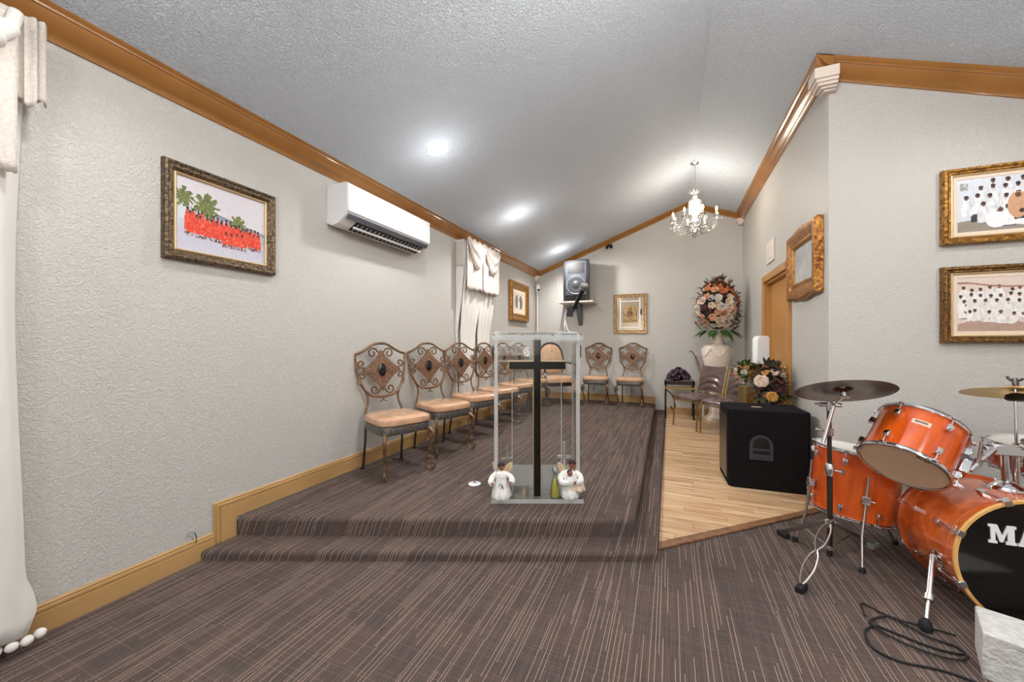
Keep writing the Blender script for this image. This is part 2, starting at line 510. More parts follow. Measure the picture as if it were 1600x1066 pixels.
# unseen rear wall with two window openings added for the light
g = MB(); zt = ceil(XL)
W1, W2, wz0, wz1 = (-2.05, -.35), (.65, 2.35), .9, 2.2
g.b2((XL - T, YR - T, 0), (XE + T, YR, wz0))
xs = [XL - T, W1[0], W1[1], W2[0], W2[1], XE + T]
for i in (0, 2, 4): g.b2((xs[i], YR - T, wz0), (xs[i + 1], YR, wz1))
g.prism([(XL - T, wz1), (XE + T, wz1), (XE + T, max(ceil(XE), wz1) + .25), (RX, RZ + .1), (XL - T, ceil(XL - T) + .1)], YR - T, YR, 'y')
struct('wall_rear', g, 'plaster')
for i, (x0, x1) in enumerate((W1, W2)):
    g = MB()
    for (lo, hi) in (((x0, wz0), (x0 + .05, wz1)), ((x1 - .05, wz0), (x1, wz1)), ((x0, wz0), (x1, wz0 + .05)), ((x0, wz1 - .05), (x1, wz1)), (((x0 + x1) / 2 - .02, wz0), ((x0 + x1) / 2 + .02, wz1))):
        g.b2((lo[0], YR - .09, lo[1]), (hi[0], YR - .04, hi[1]))
    wf = struct('window_%d' % (i + 1), g, 'window_frame')  # frame of an added, unseen window behind the fill lamp
    obj('pane', MB().b2((x0 + .05, YR - .07, wz0 + .05), (x1 - .05, YR - .062, wz1 - .05)), 'window_glass', wf)
# ceiling: two slopes
g = MB().prism([(XL - T, ceil(XL - T)), (RX, RZ), (RX, RZ + .1), (XL - T, ceil(XL - T) + .1)], YR - T, YB + T, 'y')
g.prism([(RX, RZ), (XE + T, ceil(XE + T)), (XE + T, ceil(XE + T) + .1), (RX, RZ + .1)], YR - T, YB + T, 'y')
struct('ceiling', g, 'popcorn')

# crown mouldings: profile (distance from wall, height above bottom edge)
CP = [(0, -.01), (.010, -.01), (.014, .004), (.022, .016), (.030, .022), (.045, .036), (.066, .064), (.073, .080), (.080, .082), (.082, .090), (.094, .100), (.100, .112), (.100, .150), (0, .150)]


def crown(name, path, nx, ny, mit0=0, mit1=0, clipceil=True):
    """path of wall points (x,y,zbottom); n = direction out of the wall; mitre extends along the path by the offset"""
    g = MB(); P = [Vector(p) for p in path]
    d = Vector((P[-1].x - P[0].x, P[-1].y - P[0].y, 0)).normalized()
    loops = []
    for i, p in enumerate(P):
        L = []
        for (o, h) in CP:
            e = 0
            if i == 0: e = mit0 * o
            if i == len(P) - 1: e = -mit1 * o
            x, y = p.x + nx * o + d.x * e, p.y + ny * o + d.y * e
            z = p.z + h
            if d.x: z += e * d.x * (P[min(i + 1, len(P) - 1)].z - P[max(i - 1, 0)].z) / max(1e-6, abs(P[min(i + 1, len(P) - 1)].x - P[max(i - 1, 0)].x)) if i in (0, len(P) - 1) else 0
            L.append((x, y, min(z, ceil(x) + .01)))
        loops.append(L)
    g.loft(loops)
    struct(name, g, 'ochre_crown', sharp=25)


ZC = 2.475
crown('trim_2', [(XL, YR, ZC), (XL, YB, ZC)], 1, 0, 0, 1)
crown('trim_3', [(XL, YB, ZC), (RX, YB, ZC + K * (RX - XL)), (XR, YB, ZC + K * (RX - XL) - K * (XR - RX))], 0, -1, 1, 1)
zr = ceil(XR) - .085
crown('trim_4', [(XR, YC - .1, zr), (XR, YB, zr)], -1, 0, 0, 1)
crown('trim_5', [(XR - .10, YC, ceil(XR - .1) - .118), (XE, YC, ceil(XE) - .118)], 0, -1, 0, 0)
# painted corner block at the outside corner, stepped at its lower end
g = MB()
cx, cy, cz = XR + .005, YC - .005, zr - .075
for (h0, h1, s_) in ((.0, .075, .125), (-.022, .0, .112), (-.042, -.022, .098), (-.055, -.042, .075), (-.066, -.055, .05)):
    g.b2((cx - s_, cy - s_, cz + h0), (cx + .02, cy + .02, cz + h1))
struct('trim_6', g, 'white_paint', bevel=.004)
for i, (x, y, z) in enumerate(((XL + .035, YB - .035, ZC), (XR - .04, YB - .04, zr))):
    g = MB()
    for (h0, h1, s_) in ((-.03, .02, .05), (-.06, -.03, .04), (-.08, -.06, .028)):
        g.b2((x - s_, y - s_, z + h0), (x + s_, y + s_, z + h1))
    struct('trim_%d' % (7 + i), g, 'white_paint', bevel=.003)

# baseboards
BP = [(0, 0), (.016, 0), (.016, .084), (.009, .087), (.009, .091), (.0155, .094), (.0145, .104), (.008, .107), (.008, .111), (.011, .114), (.007, .120), (0, .122)]


def base(name, p, q, nx, ny, z=0, h=.122):
    g = MB(); sc = h / .122
    g.loft([[(a[0] + nx * o, a[1] + ny * o, z + k * sc) for o, k in BP] for a in (p, q)])
    return struct(name, g, 'ochre_trim', sharp=25)


base('baseboard_left', (XL, YR), (XL, 1.375), 1, 0)
g = MB()
g.loft([[(XL + o, 1.375 + (k if zz > .2 else (.122 if False else k)), zz) for o, k in [(o, .122 - k_) for o, k_ in BP]] for zz in (.05, .10)])
# upright return board beside the platform, mitred into the upper baseboard
prof = BP
loopA, loopB = [], []
for o, k in prof:
    loopA.append((XL + o, 1.497 - k, .0495))
    loopB.append((XL + o, 1.497 - k, ZP + .01 + k))
gb = MB().loft([loopA, loopB])
struct('baseboard_left_upright', gb, 'ochre_trim', sharp=25)
gb = MB().loft([[(XL + o, 1.497 - k, ZP + .01 + k) for o, k in prof], [(XL + o, YB, ZP + .01 + k) for o, k in prof]])
struct('baseboard_left_upper', gb, 'ochre_trim', sharp=25)
base('baseboard_back', (XL, YB), (-.232, YB), 0, -1, ZP, .125)
base('baseboard_back_right', (-.07, YB), (XR, YB), 0, -1, 0, .11)
base('baseboard_right', (XR, YC), (XR, DY0 - .09), -1, 0, 0, .11)
base('baseboard_right_far', (XR, DY1 + .09), (XR, YB), -1, 0, 0, .11)
base('baseboard_right_front', (XR, YC), (XE, YC), 0, -1, 0, .11)
base('baseboard_far_right', (XE, YR), (XE, YC), -1, 0, 0, .11)

# door in the right wall
g = MB()
cw = .085
for (y0, y1, z0, z1) in ((DY0 - cw, DY0, 0, DZ + cw), (DY1, DY1 + cw, 0, DZ + cw), (DY0, DY1, DZ, DZ + cw)):
    g.b2((XR - .022, y0, z0), (XR - .0005, y1, z1)); g.b2((XR - .030, y0 + .015, z0), (XR - .02, y1 - .015, z1 - .015))
dj = struct('door_1', g, 'ochre_door', bevel=.003)
g = MB().b2((XR, DY0 + .0, 0), (XR + T, DY0 + .025, DZ)).b2((XR, DY1 - .025, 0), (XR + T, DY1, DZ)).b2((XR, DY0, DZ - .025), (XR + T, DY1, DZ))
obj('door_jamb', g, 'ochre_door', dj)
g = MB().b2((XR + .05, DY0 + .025, .01), (XR + .09, DY1 - .025, DZ - .025))
dl = obj('door_leaf', g, 'ochre_door', dj)
g = MB().cyl((XR + .05, DY0 + .09, .95), (XR + .01, DY0 + .09, .95), .012).sph((XR - .005, DY0 + .09, .95), .028)
obj('door_handle', g, 'gold_metal', dl)

# ------------------------------------------------------------------ recessed lights and chandelier
slope = math.atan(K)


def downlight(x, y, label, group, k=1.0):
    t = thing('recessed_light', label, 'ceiling light', (x, y, ceil(x)), 0, group)
    t.rotation_euler = (0, -slope if x < RX else slope, 0)
    obj('trim_ring', MB().lathe([(.062, -.003), (.066, -.010), (.088, -.008), (.096, .002), (.062, .002)], 36, cap=False), 'ring_white', t)
    obj('lens', MB().lathe([(.0005, -.006), (.04, -.006), (.064, -.003)], 36, cap=False), 'lamp_lens', t)
    light('downlight', 'SPOT', (0, 0, -.03), (0, 0, 0), DOWN_W * 4 * k, (1, .985, .965), t, spot_size=R(165), spot_blend=.6, shadow_soft_size=.05)
    light('ceiling_fill', 'POINT', (0, 0, -.20), (0, 0, 0), DOWN_W * .15 * k, (1, .99, .975), t, shadow_soft_size=.05)  # added point lamp under the lens, brightens the ceiling around it
    return t


downlight(-1.75, 2.66, 'round white recessed ceiling light nearest the camera, above the wall air conditioner', 'recessed lights along the left slope', 2.0)
downlight(-1.75, 4.40, 'round white recessed ceiling light, middle one of the row of three', 'recessed lights along the left slope', 2.8)
downlight(-1.75, 6.35, 'round white recessed ceiling light farthest back, above the wall speaker', 'recessed lights along the left slope', 2.8)
for x, y, w_ in ((-1.75, .8, 'left slope, just ahead of'), (-1.75, -1.2, 'left slope, behind'), (2.2, -1.2, 'right slope, behind'), (2.2, .8, 'right slope beside'), (2.2, 2.5, 'right slope, ahead of')):  # unseen recessed lights, added to light the room
    downlight(x, y, 'added round recessed ceiling light, unseen, on the ' + w_ + ' the camera', 'added recessed lights outside the view')


def chandelier(loc, label, power=CHAND_W, tint=(1, .90, .78)):
    t = thing('chandelier', label, 'chandelier', loc)          # loc = point on the ceiling ridge
    obj('canopy', MB().lathe([(.062, 0), (.060, -.012), (.035, -.028), (.012, -.036), (.006, -.05)], 24), 'chrome', t)
    obj('rod', MB().cyl((0, 0, -.045), (0, 0, -.40), .005, n=8), 'dull_chrome', t)
    g = MB().lathe([(.012, -.375), (.055, -.38), (.062, -.40), (.03, -.42), (.02, -.44), (.05, -.455), (.072, -.475), (.07, -.50)], 20)
    for i in range(10):
        a = 2 * PI * i / 10
        g.tube([(.05 * math.cos(a), .05 * math.sin(a), -.39), (.075 * math.cos(a), .075 * math.sin(a), -.365), (.08 * math.cos(a), .08 * math.sin(a), -.39)], [.006, .008, .004], 5)
    obj('crown', g, 'crystal', t)
    obj('column', MB().lathe([(.068, -.49), (.072, -.52), (.068, -.62), (.062, -.66), (.03, -.69), (.02, -.72), (.045, -.75), (.062, -.78), (.03, -.82), (.015, -.85)], 16), 'crystal', t, label='cut glass centre column')
    g = MB()
    for i in range(16):
        a = 2 * PI * i / 16
        g.tube([(.073 * math.cos(a), .073 * math.sin(a), -.50), (.073 * math.cos(a), .073 * math.sin(a), -.66)], .006, 5)
    obj('glass_rods', g, 'crystal', t)
    g = MB().lathe([(.01, -.93), (.06, -.90), (.10, -.86), (.10, -.85), (.01, -.86)], 20)
    obj('dish', g, 'crystal', t)
    n = 8
    for i in range(n):
        a = 2 * PI * (i + .35) / n; c, s_ = math.cos(a), math.sin(a)
        pts = smooth_pts([(r * c, r * s_, z) for r, z in ((.03, -.80), (.10, -.87), (.19, -.86), (.25, -.80), (.27, -.765))], 5)
        arm = obj('arm', MB().tube(pts, .008, 7), 'crystal', t)
        obj('drip_cup', MB().lathe([(.008, 0), (.035, .012), (.038, .018), (.008, .010)], 14, TR((.27 * c, .27 * s_, -.768))), 'crystal', arm)
        obj('candle', MB().cyl((.27 * c, .27 * s_, -.755), (.27 * c, .27 * s_, -.695), .010), 'white_plastic', arm)
        obj('bulb', MB().lathe([(.006, 0), (.013, .015), (.011, .035), (.003, .055)], 10, TR((.27 * c, .27 * s_, -.695))), 'bulb_glow', arm)
    rnd = random.Random(4)
    def drop(g, x, y, z, s_):
        g.lathe([(.0005, 0), (.004 * s_, -.008 * s_), (.0065 * s_, -.022 * s_), (.0005, -.036 * s_)], 5, TR((x, y, z)))
    g = MB()
    for i in range(n):
        a = 2 * PI * (i + .35) / n; b = 2 * PI * (i + 1.35) / n
        for k in range(6):
            aa = a + .28 * math.cos(k * PI / 3)/2; r = .27 + .038 * math.cos(k * PI / 3)
            drop(g, r * math.cos(aa), r * math.sin(aa), -.765, 1.5)
        for k in range(1, 9):
            f = k / 9; sag = -.05 * 4 * f * (1 - f)
            x = .27 * ((1 - f) * math.cos(a) + f * math.cos(b)); y = .27 * ((1 - f) * math.sin(a) + f * math.sin(b))
            g.sph((x, y, -.78 + sag), .007, 5, 4)
            drop(g, x, y, -.79 + sag, 1.2)
            x2, y2 = x * (.3 + .7 * f), y * (.3 + .7 * f)
            g.sph((.27 * math.cos(a) * f + .06 * math.cos(a) * (1 - f), .27 * math.sin(a) * f + .06 * math.sin(a) * (1 - f), -.70 - .07 * f - .06 * 4 * f * (1 - f)), .007, 5, 4)
    for k in range(60):
        a = rnd.uniform(0, 2 * PI); r = rnd.uniform(.06, .22)
        drop(g, r * math.cos(a), r * math.sin(a), -.86 - .05 * (1 - r / .22), 1.4)
    g.sph((0, 0, -.955), .022, 10, 8)
    o = obj('crystals', g, 'crystal', t); o['kind'] = 'stuff'
    light('chandelier_light', 'POINT', (0, 0, -.60), (0, 0, 0), power, tint, t, shadow_soft_size=.22)
    return t


chandelier((RX + .02, 5.5, RZ - .006), 'crystal chandelier with lit candle bulbs hanging from the ceiling ridge')
chandelier((RX + .02, -1.9, RZ - .006), 'added unseen crystal chandelier behind the camera, brightening the ceiling', CHAND_FILL_W, (1, .97, .94))  # this chandelier and the next are added to lift the ceiling light
chandelier((RX + .02, 1.15, RZ - .006), 'added unseen crystal chandelier over the front of the room, brightening the ceiling', CHAND_FILL_W, (1, .97, .94))

# ------------------------------------------------------------------ framed pictures
def frame_mb(w_, h_, prof):
    """prof: (inset, forward) from the outer back edge to the inner lip; front is -y, centre at origin"""
    g = MB(); loops = []
    for ins, fw in prof:
        a, b = w_ / 2 - ins, h_ / 2 - ins
        loops.append([(-a, -fw, -b), (a, -fw, -b), (a, -fw, b), (-a, -fw, b)])
    return g.loft(loops, cap=False)


def painting(name, w_, h_, nx, ny, fn, parent, y):
    g = MB().grid(lambda u, v: (w_ * (u - .5), -y, h_ * (v - .5)), nx, ny)
    o = obj(name, g, 'print', parent)
    me = o.data
    ca = me.color_attributes.new('Col', 'FLOAT_COLOR', 'CORNER')
    rnd = random.Random(len(name) + nx)
    for p in me.polygons:
        c = p.center; u = c.x / w_ + .5; v = c.z / h_ + .5
        colr = lin(fn(u, v, rnd))
        for li in p.loop_indices: ca.data[li].color = colr
    return o


def picture(name, label, loc, rz, w_, h_, prof, fm, fn, n=(120, 80), inset=None, tilt=0, lip='frame_lip', board=None, cat='picture', group=None, glass=False):
    t = thing(name, label, cat, loc, rz, group)
    t.rotation_euler = (tilt, 0, rz)
    obj('frame', frame_mb(w_, h_, prof), fm, t, sharp=30)
    ins = prof[-1][0]; iw, ih = w_ - 2 * ins, h_ - 2 * ins; fw = prof[-1][1]
    obj('lip', frame_mb(iw + .004, ih + .004, [(0, fw), (.006, fw + .004), (.012, fw), (.012, fw - .008)]), lip, t)
    iw -= .02; ih -= .02
    if board:
        obj('mat_board', frame_mb(iw, ih, [(0, fw - .006), (board, fw - .006), (board + .002, fw - .009)]), 'mat_board', t)
        iw -= 2 * board; ih -= 2 * board
    painting('print', iw, ih, n[0], n[1], fn, t, max(fw - .009, .004))
    obj('backing', MB().b2((-w_ / 2 + .01, -.003, -h_ / 2 + .01), (w_ / 2 - .01, 0, h_ / 2 - .01)), 'dark_wood', t)
    return t


def blob(u, v, cx, cy, rx, ry): return ((u - cx) / rx) ** 2 + ((v - cy) / ry) ** 2 < 1


def vn(u, v, k=0):
    """smooth value noise 0..1"""
    def h(i, j): return (math.sin(i * 127.1 + j * 311.7 + k * 74.7) * 43758.5453) % 1
    i, j = math.floor(u), math.floor(v); f, g_ = u - i, v - j
    f = f * f * (3 - 2 * f); g_ = g_ * g_ * (3 - 2 * g_)
    return (h(i, j) * (1 - f) + h(i + 1, j) * f) * (1 - g_) + (h(i, j + 1) * (1 - f) + h(i + 1, j + 1) * f) * g_


rp = random.Random(3)
REDP = []
for i in range(17): REDP.append((.12 + .80 * i / 16 + rp.uniform(-.012, .012), .28, .555 - .10 * i / 16 + rp.uniform(-.02, .02), .034))
for i in range(15): REDP.append((.14 + .77 * i / 14 + rp.uniform(-.012, .012), .25 - .03 * i / 14, .50 - .09 * i / 14 + rp.uniform(-.02, .02), .036))
for i in range(4): REDP.append((.52 + .065 * i, .19, .34 + rp.uniform(-.01, .01), .042))


def red_group(u, v, r):
    n = 10 * (vn(u * 60, v * 50) - .5)
    c = (212 + n, 206 + n, 212 + n) if v > .60 - .1 * u else (196 + n, 194 + n, 206 + n)
    roof = .70 - .22 * u
    if u > .38 and roof - .05 < v < roof: c = (136, 142, 156)
    if u > .38 and v < roof - .05 and v > .3: c = (170 + n, 176 + n, 188 + n)
    if u < .40 and .42 < v < .62: c = (204, 208, 214) if vn(u * 110, 1) > .45 else (156, 160, 156)
    for (px, py, pr_) in ((.07, .72, .11), (.31, .67, .15), (.66, .54, .10)):
        d = math.hypot((u - px), (v - py) * .72); a = math.atan2(v - py, u - px)
        if d < pr_ * (.45 + .55 * abs(math.sin(a * 4.5 + vn(u * 30, v * 30) * 2))): c = (76 + 62 * vn(u * 80, v * 80), 88 + 56 * vn(u * 80, v * 80), 56 + 20 * vn(u * 80, v * 80))
    if v < .30 - .08 * u: c = (192 + n, 190 + n, 204 + n)
    for (x, y, top, w_) in REDP:
        if y - .05 < v < top:
            f = (top - v) / (top - y); hw = w_ * (.45 + .55 * min(1, f * 2.2))
            if abs(u - x) < hw:
                sh = vn(u * 90, v * 45, 3)
                if v < y + .005: c = (96, 58, 52) if sh > .5 else (186, 178, 190)
                else: c = (196 + 44 * sh, 48 + 50 * sh, 34 + 36 * sh)
                if sh > .88: c = (232, 150, 120)
        if blob(u, v, x, top + .012, .012, .024): c = (122, 82, 68)
        if blob(u, v, x, top + .028, .013, .016): c = (44, 34, 32)
    return tuple(max(0, min(255, q)) for q in c)


pewter_prof = [(0, 0), (0, .022), (.004, .032), (.014, .036), (.024, .030), (.036, .030), (.048, .020), (.052, .014)]
picture('framed_photograph', 'pewter-framed photograph of a group in red robes, on the left wall beside the air conditioner', (XL + .002, 1.433, 1.897), R(90), .600, .515, pewter_prof, 'frame_pewter', red_group, (220, 170), tilt=R(0))

gold_prof = [(0, 0), (0, .03), (.006, .042), (.018, .046), (.03, .038), (.036, .040), (.044, .030)]
hp = random.Random(9)
WHITE1 = [(.08 + .105 * i + hp.uniform(-.015, .015), .62 + .05 * hp.random()) for i in range(9)] + [(.20 + .1 * i, .78 + .04 * hp.random()) for i in range(8)] + [(.30 + .12 * i, .92) for i in range(6)] + [(.22, .50), (.42, .42), (.85, .5)]


def white_group(u, v, r):
    n = 12 * (vn(u * 50, v * 40) - .5)
    c = (206 + n, 210 + n, 218 + n)
    if v < .20 + .03 * math.sin(u * 6): c = (146 + n, 134 + n, 124 + n)
    if abs(u - .06) < .035 and abs(v - .86) < .07: c = (140, 140, 142) if vn(u * 60, v * 60) > .5 else (190, 188, 186)
    if u > .12 and .12 + .06 * math.sin(u * 11) < v < .36 + .04 * math.sin(u * 9): c = (58 + 2 * n, 58 + 2 * n, 62 + 2 * n)
    for x, y in sorted(WHITE1, key=lambda p: -p[1]):
        if y - .34 < v < y - .02:
            hw = .022 + .030 * min(1, (y - v) * 5)
            if abs(u - x) < hw:
                sh = vn(u * 46 + y * 9, v * 16, 2); q = 200 + 42 * sh - 26 * (abs(u - x) > hw * .85)
                c = (q, q, q + 4)
        if blob(u, v, x, y, .019, .038): c = (112, 76, 62)
        if blob(u, v, x, y + .024, .021, .028): c = (44, 34, 32)
    if blob(u, v, .50, .44, .085, .24): c = (198 + n, 152 + n, 120 + n)
    if blob(u, v, .53, .33, .022, .04): c = (60, 44, 38)
    if blob(u, v, .50, .62, .024, .045): c = (104, 66, 52)
    if blob(u, v, .33, .20, .09, .15) or blob(u, v, .62, .13, .20, .06): c = (232 + n, 232 + n, 234 + n)
    if blob(u, v, .36, .38, .022, .045): c = (96, 64, 52)
    return tuple(max(0, min(255, q)) for q in c)


WHITE2 = [(.05 + .078 * i + hp.uniform(-.02, .02), .78 + hp.uniform(-.03, .04)) for i in range(13)] + [(.04 + .08 * i + hp.uniform(-.01, .01), .66 + hp.uniform(-.02, .02)) for i in range(12)] + [(.06 + .09 * i, .56 + hp.uniform(-.01, .01)) for i in range(11)] + [(.08 + .10 * i + hp.uniform(-.03, .03), .36 + hp.uniform(-.05, .04)) for i in range(10)]


def pale_group(u, v, r):
    n = 10 * (vn(u * 50, v * 40) - .5)
    c = (216 + n, 198 + n, 188 + n)
    for x, y in sorted(WHITE2, key=lambda p: -p[1]):
        if y - .30 < v < y - .02:
            hw = .024 + .030 * min(1, (y - v) * 6)
            if abs(u - x) < hw:
                sh = vn(u * 46 + y * 9, v * 16, 2); q = 212 + 26 * sh - 16 * (abs(u - x) > hw * .88)
                c = (q + 4, q, q - 4)
        if blob(u, v, x, y, .015, .032): c = (138, 98, 82)
        if blob(u, v, x, y + .018, .016, .022): c = (58, 42, 38)
    if v < .17 + .04 * (vn(u * 22, 0) - .5) * 2: c = (176 + n, 146 + n, 130 + n)
    sw = .90 - .09 * math.sin(min(max((u - .1) / .4, 0), 1) * PI / 2) + (.09 * ((u - .55) / .45) if u > .55 else 0)
    if abs(v - sw) < .014: c = (158, 118, 98)
    if .2 < v < .52 and vn(u * 26, v * 30, 5) > .90: c = (124, 92, 78)
    return tuple(max(0, min(255, q)) for q in c)


picture('framed_photograph', 'bright gilt-framed group photograph, upper of the two on the wall behind the drum kit', (1.68 + .36, YC - .002, 2.10), 0, .72, .50, gold_prof, 'frame_gold', white_group, (170, 110), board=.022)
picture('framed_photograph', 'dark gilt-framed photograph of people in white, lower one behind the drum kit', (1.68 + .36, YC - .002, 1.452), 0, .72, .505, gold_prof, 'frame_gold_dark', pale_group, (170, 110), board=.022)


def old_photo(u, v, r):
    n = r.uniform(-10, 10)
    c = (196 + n, 186 + n, 172 + n)
    if blob(u, v, .30, .48, .16, .34) : c = (120 + n, 112 + n, 108 + n)
    if blob(u, v, .68, .46, .17, .36): c = (96 + n, 90 + n, 88 + n)
    if blob(u, v, .30, .80, .08, .08) or blob(u, v, .68, .80, .08, .08): c = (110, 84, 70)
    if blob(u, v, .5, .35, .08, .3): c = (224, 218, 206)
    if v < .12: c = (214, 202, 184)
    return tuple(max(0, min(255, q)) for q in c)


wide_prof = [(0, 0), (0, .034), (.010, .052), (.035, .056), (.06, .040), (.09, .030), (.11, .034), (.122, .020)]
picture('framed_photograph', 'small gold-framed old photograph hanging between the far curtain and the back corner', (XL + .002, 6.14, 1.90), R(90), .84, .66, wide_prof, 'frame_gold', old_photo, (60, 50), board=.05)

# gilt mirror on the right wall
t = thing('ornate_mirror', 'ornate gilt frame with greyish glass hanging on the right wall beside the door', 'mirror', (XR - .002, 3.975, 1.885), R(-90))
pr_ = [(0, 0), (0, .040), (.012, .056), (.045, .060), (.085, .040), (.100, .036), (.115, .040), (.130, .026)]
g = MB(); loops = []
NS = 16
for ins, fw in pr_:
    a, b = .385 - ins, .290 - ins; L = []
    k = max(0, 1 - ins / .09)
    def sc(u): return .016 * k * (1 - math.cos(u * 2 * PI)) * .7 + .004 * k * math.cos(u * 4 * PI)
    for i in range(NS): u = i / NS; L.append((-a + 2 * a * u, -fw, -b - sc(u)))
    for i in range(NS): u = i / NS; L.append((a + sc(u) * .3, -fw, -b + 2 * b * u))
    for i in range(NS): u = i / NS; L.append((a - 2 * a * u, -fw, b + sc(u)))
    for i in range(NS): u = i / NS; L.append((-a - sc(u) * .3, -fw, b - 2 * b * u))
    loops.append(L)
g.loft(loops, cap=False)
obj('frame', g, 'frame_orange', t)
obj('lip', frame_mb(.53, .34, [(0, .028), (.008, .034), (.018, .028), (.018, .015)]), 'frame_gold', t)
obj('glass', MB().b2((-.25, -.022, -.155), (.25, -.004, .155)), 'mirror_print', t, label='greyish mirror glass')

# mirror tile plaque on the back wall
t = thing('mirror_plaque', 'gold-edged mirror with a small embossed plaque in its centre, on the back wall', 'mirror', (-.651, YB - .002, 1.718), 0)
obj('frame', frame_mb(.566, .697, [(0, 0), (0, .02), (.006, .026), (.012, .022), (.045, .018), (.05, .022), (.056, .014)]), 'foil_gold', t)
obj('glass', MB().b2((-.23, -.014, -.295), (.23, 0, .295)), 'mirror', t)
g = MB()
for x in (-.165, .165): g.b2((x - .008, -.020, -.28), (x + .008, -.014, .28))
g.b2((-.165, -.020, .215), (.165, -.014, .23)); g.b2((-.165, -.020, -.25), (.165, -.014, -.235))
obj('white_bands', g, 'white_plastic', t)
g = MB().b2((-.115, -.032, -.15), (.115, -.014, .13))
pq = obj('centre_plaque', g, 'foil_gold', t, bevel=.004)
sp = []
for i in range(60):
    a = i / 59 * 2.6 * 2 * PI; r = .012 + .05 * i / 59
    sp.append((r * math.cos(a) * .8, -.034, r * math.sin(a) - .015))
obj('emblem', MB().tube(sp, .004, 5).tube(smooth_pts([(-.03, -.034, .07), (.0, -.034, .10), (.03, -.034, .06), (.0, -.034, .045)], 5), .004, 5), 'dark_wood', pq)
obj('side_tab', MB().b2((.172, -.022, -.02), (.20, -.014, .075)), 'ink', t)

# ------------------------------------------------------------------ air conditioner
t = thing('air_conditioner', 'white split air conditioner mounted on the left wall under the crown moulding', 'air conditioner', (XL + .001, 2.16, 2.088))
prof = smooth_pts([(0, .02, 0), (.05, 0, 0), (.11, .012, 0), (.16, .045, 0), (.20, .085, 0)], 4)
pp = [(0, .02)] + [(p[0], p[1]) for p in prof] + [(.205, .12), (.207, .29), (.20, .305), (.185, .31), (0, .31)]
L0 = 1.05
g = MB().loft([[(x, y0, z) for x, z in pp] for y0 in (0, L0)])
obj('body', g, 'white_plastic', t, bevel=.004, sharp=30)
g = MB().b2((.2055, .004, .092), (.213, L0 - .004, .300))
obj('front_panel', g, 'white_plastic', t, bevel=.006)
g = MB().loft([[(.085, y, -.0015), (.168, y, .046), (.172, y, .040), (.089, y, -.008)] for y in (.13, L0 - .06)])
lv = obj('outlet', g, 'black', t, label='dark slotted air outlet')
for k in range(18):
    y = .15 + k * .048
    obj('louvre', MB().loft([[(.09, yy, -.006), (.165, yy, .037), (.168, yy, .031), (.093, yy, -.013)] for yy in (y, y + .008)]), 'grey_plastic', lv)
g = MB().loft([[(.128, y, .012), (.140, y, .016), (.143, y, .004), (.131, y, .0)] for y in (.13, L0 - .06)])
obj('flap', g, 'white_plastic', t)
obj('flap_edge', MB().loft([[(.175, y, .050), (.200, y, .080), (.204, y, .074), (.180, y, .042)] for y in (.02, L0 - .02)]), 'mid_grey', t)

# ------------------------------------------------------------------ wall speaker, shelf, mic, small wall devices
t = thing('wall_shelf', 'pale bracket shelf on the back wall carrying the loudspeaker', 'shelf', (-1.53, YB, 1.93))
obj('board', MB().b2((-.33, -.42, -.012), (.30, -.001, .012)), 'white_paint', t)
g = MB().prism([(-.001, -.012), (-.30, -.012), (-.30, -.04), (-.03, -.40), (-.001, -.40)], -.035, .035, 'x')
obj('bracket', g, 'mid_grey', t, bevel=.004)
t = thing('loudspeaker', 'black two-way loudspeaker standing on the back wall shelf', 'speaker', (-1.535, YB - .38, 1.944))
obj('cabinet', MB().prism([(-.23, 0), (.23, 0), (.17, .36), (-.17, .36)], 0, .73), 'black', t, bevel=.008)
# baffle with a horn and woofer; front is -y
bf = obj('baffle', MB().b2((-.19, -.010, .10), (.19, .001, .70)), 'baffle_grey', t, bevel=.008)
obj('horn', MB().loft([[(-.15, -.012, .49), (.15, -.012, .49), (.15, -.012, .67), (-.15, -.012, .67)], [(-.13, -.0125, .51), (.13, -.0125, .51), (.13, -.0125, .65), (-.13, -.0125, .65)]], cap=False).loft([[(-.13, -.0125, .51), (.13, -.0125, .51), (.13, -.0125, .65), (-.13, -.0125, .65)], [(-.04, -.0120, .56), (.04, -.0120, .56), (.04, -.012, .62), (-.04, -.012, .62)]]), 'black', t)
g = MB().lathe([(.168, 0), (.172, .006), (.164, .010), (.150, .004)], 40, AX((0, -.011, .285), (0, -1, 0)), cap=False)
obj('woofer_ring', g, 'mid_grey', t)
g = MB().lathe([(.152, .004), (.125, .009), (.10, .003), (.06, .0015), (.05, .008), (.03, .012), (.001, .013)], 40, AX((0, -.011, .285), (0, -1, 0)), cap=False)
obj('woofer_cone', g, 'dark_grey', t)
obj('port_strip', MB().b2((-.17, -.008, .03), (.17, .001, .085)), 'black_gloss', t)
t = tag(obj('speaker_cable', MB().tube(smooth_pts([(-1.98, YB - .008, 2.47), (-1.96, YB - .008, 2.25), (-1.86, YB - .015, 2.02), (-1.77, YB - .10, 1.965)], 8), .005, 6), 'cable_white'), 'thin pale cable running down the back wall to the loudspeaker', 'cable')
t = thing('wall_camera', 'small black camera with two heads on the back wall near the crown moulding', 'camera', (-1.0, YB, 2.93))
obj('mount', MB().cyl((0, -.001, .02), (0, -.05, .02), .022).b2((-.04, -.065, .0), (.045, -.04, .04)), 'black', t)
for s_ in (-1, 1): obj('camera_head', MB().cyl((s_ * .032, -.05, .02), (s_ * .04, -.12, -.03), .024), 'black_gloss', t)
t = thing('motion_sensor', 'small white sensor high in the far left corner of the room', 'sensor', (XL + .055, YB - .055, 2.25), R(45))
obj('housing', MB().b2((-.035, -.03, -.07), (.035, .03, .07)), 'white_plastic', t, bevel=.01)
obj('sensor_window', MB().b2((-.025, -.034, -.055), (.025, -.03, -.01)), 'dark_grey', t)
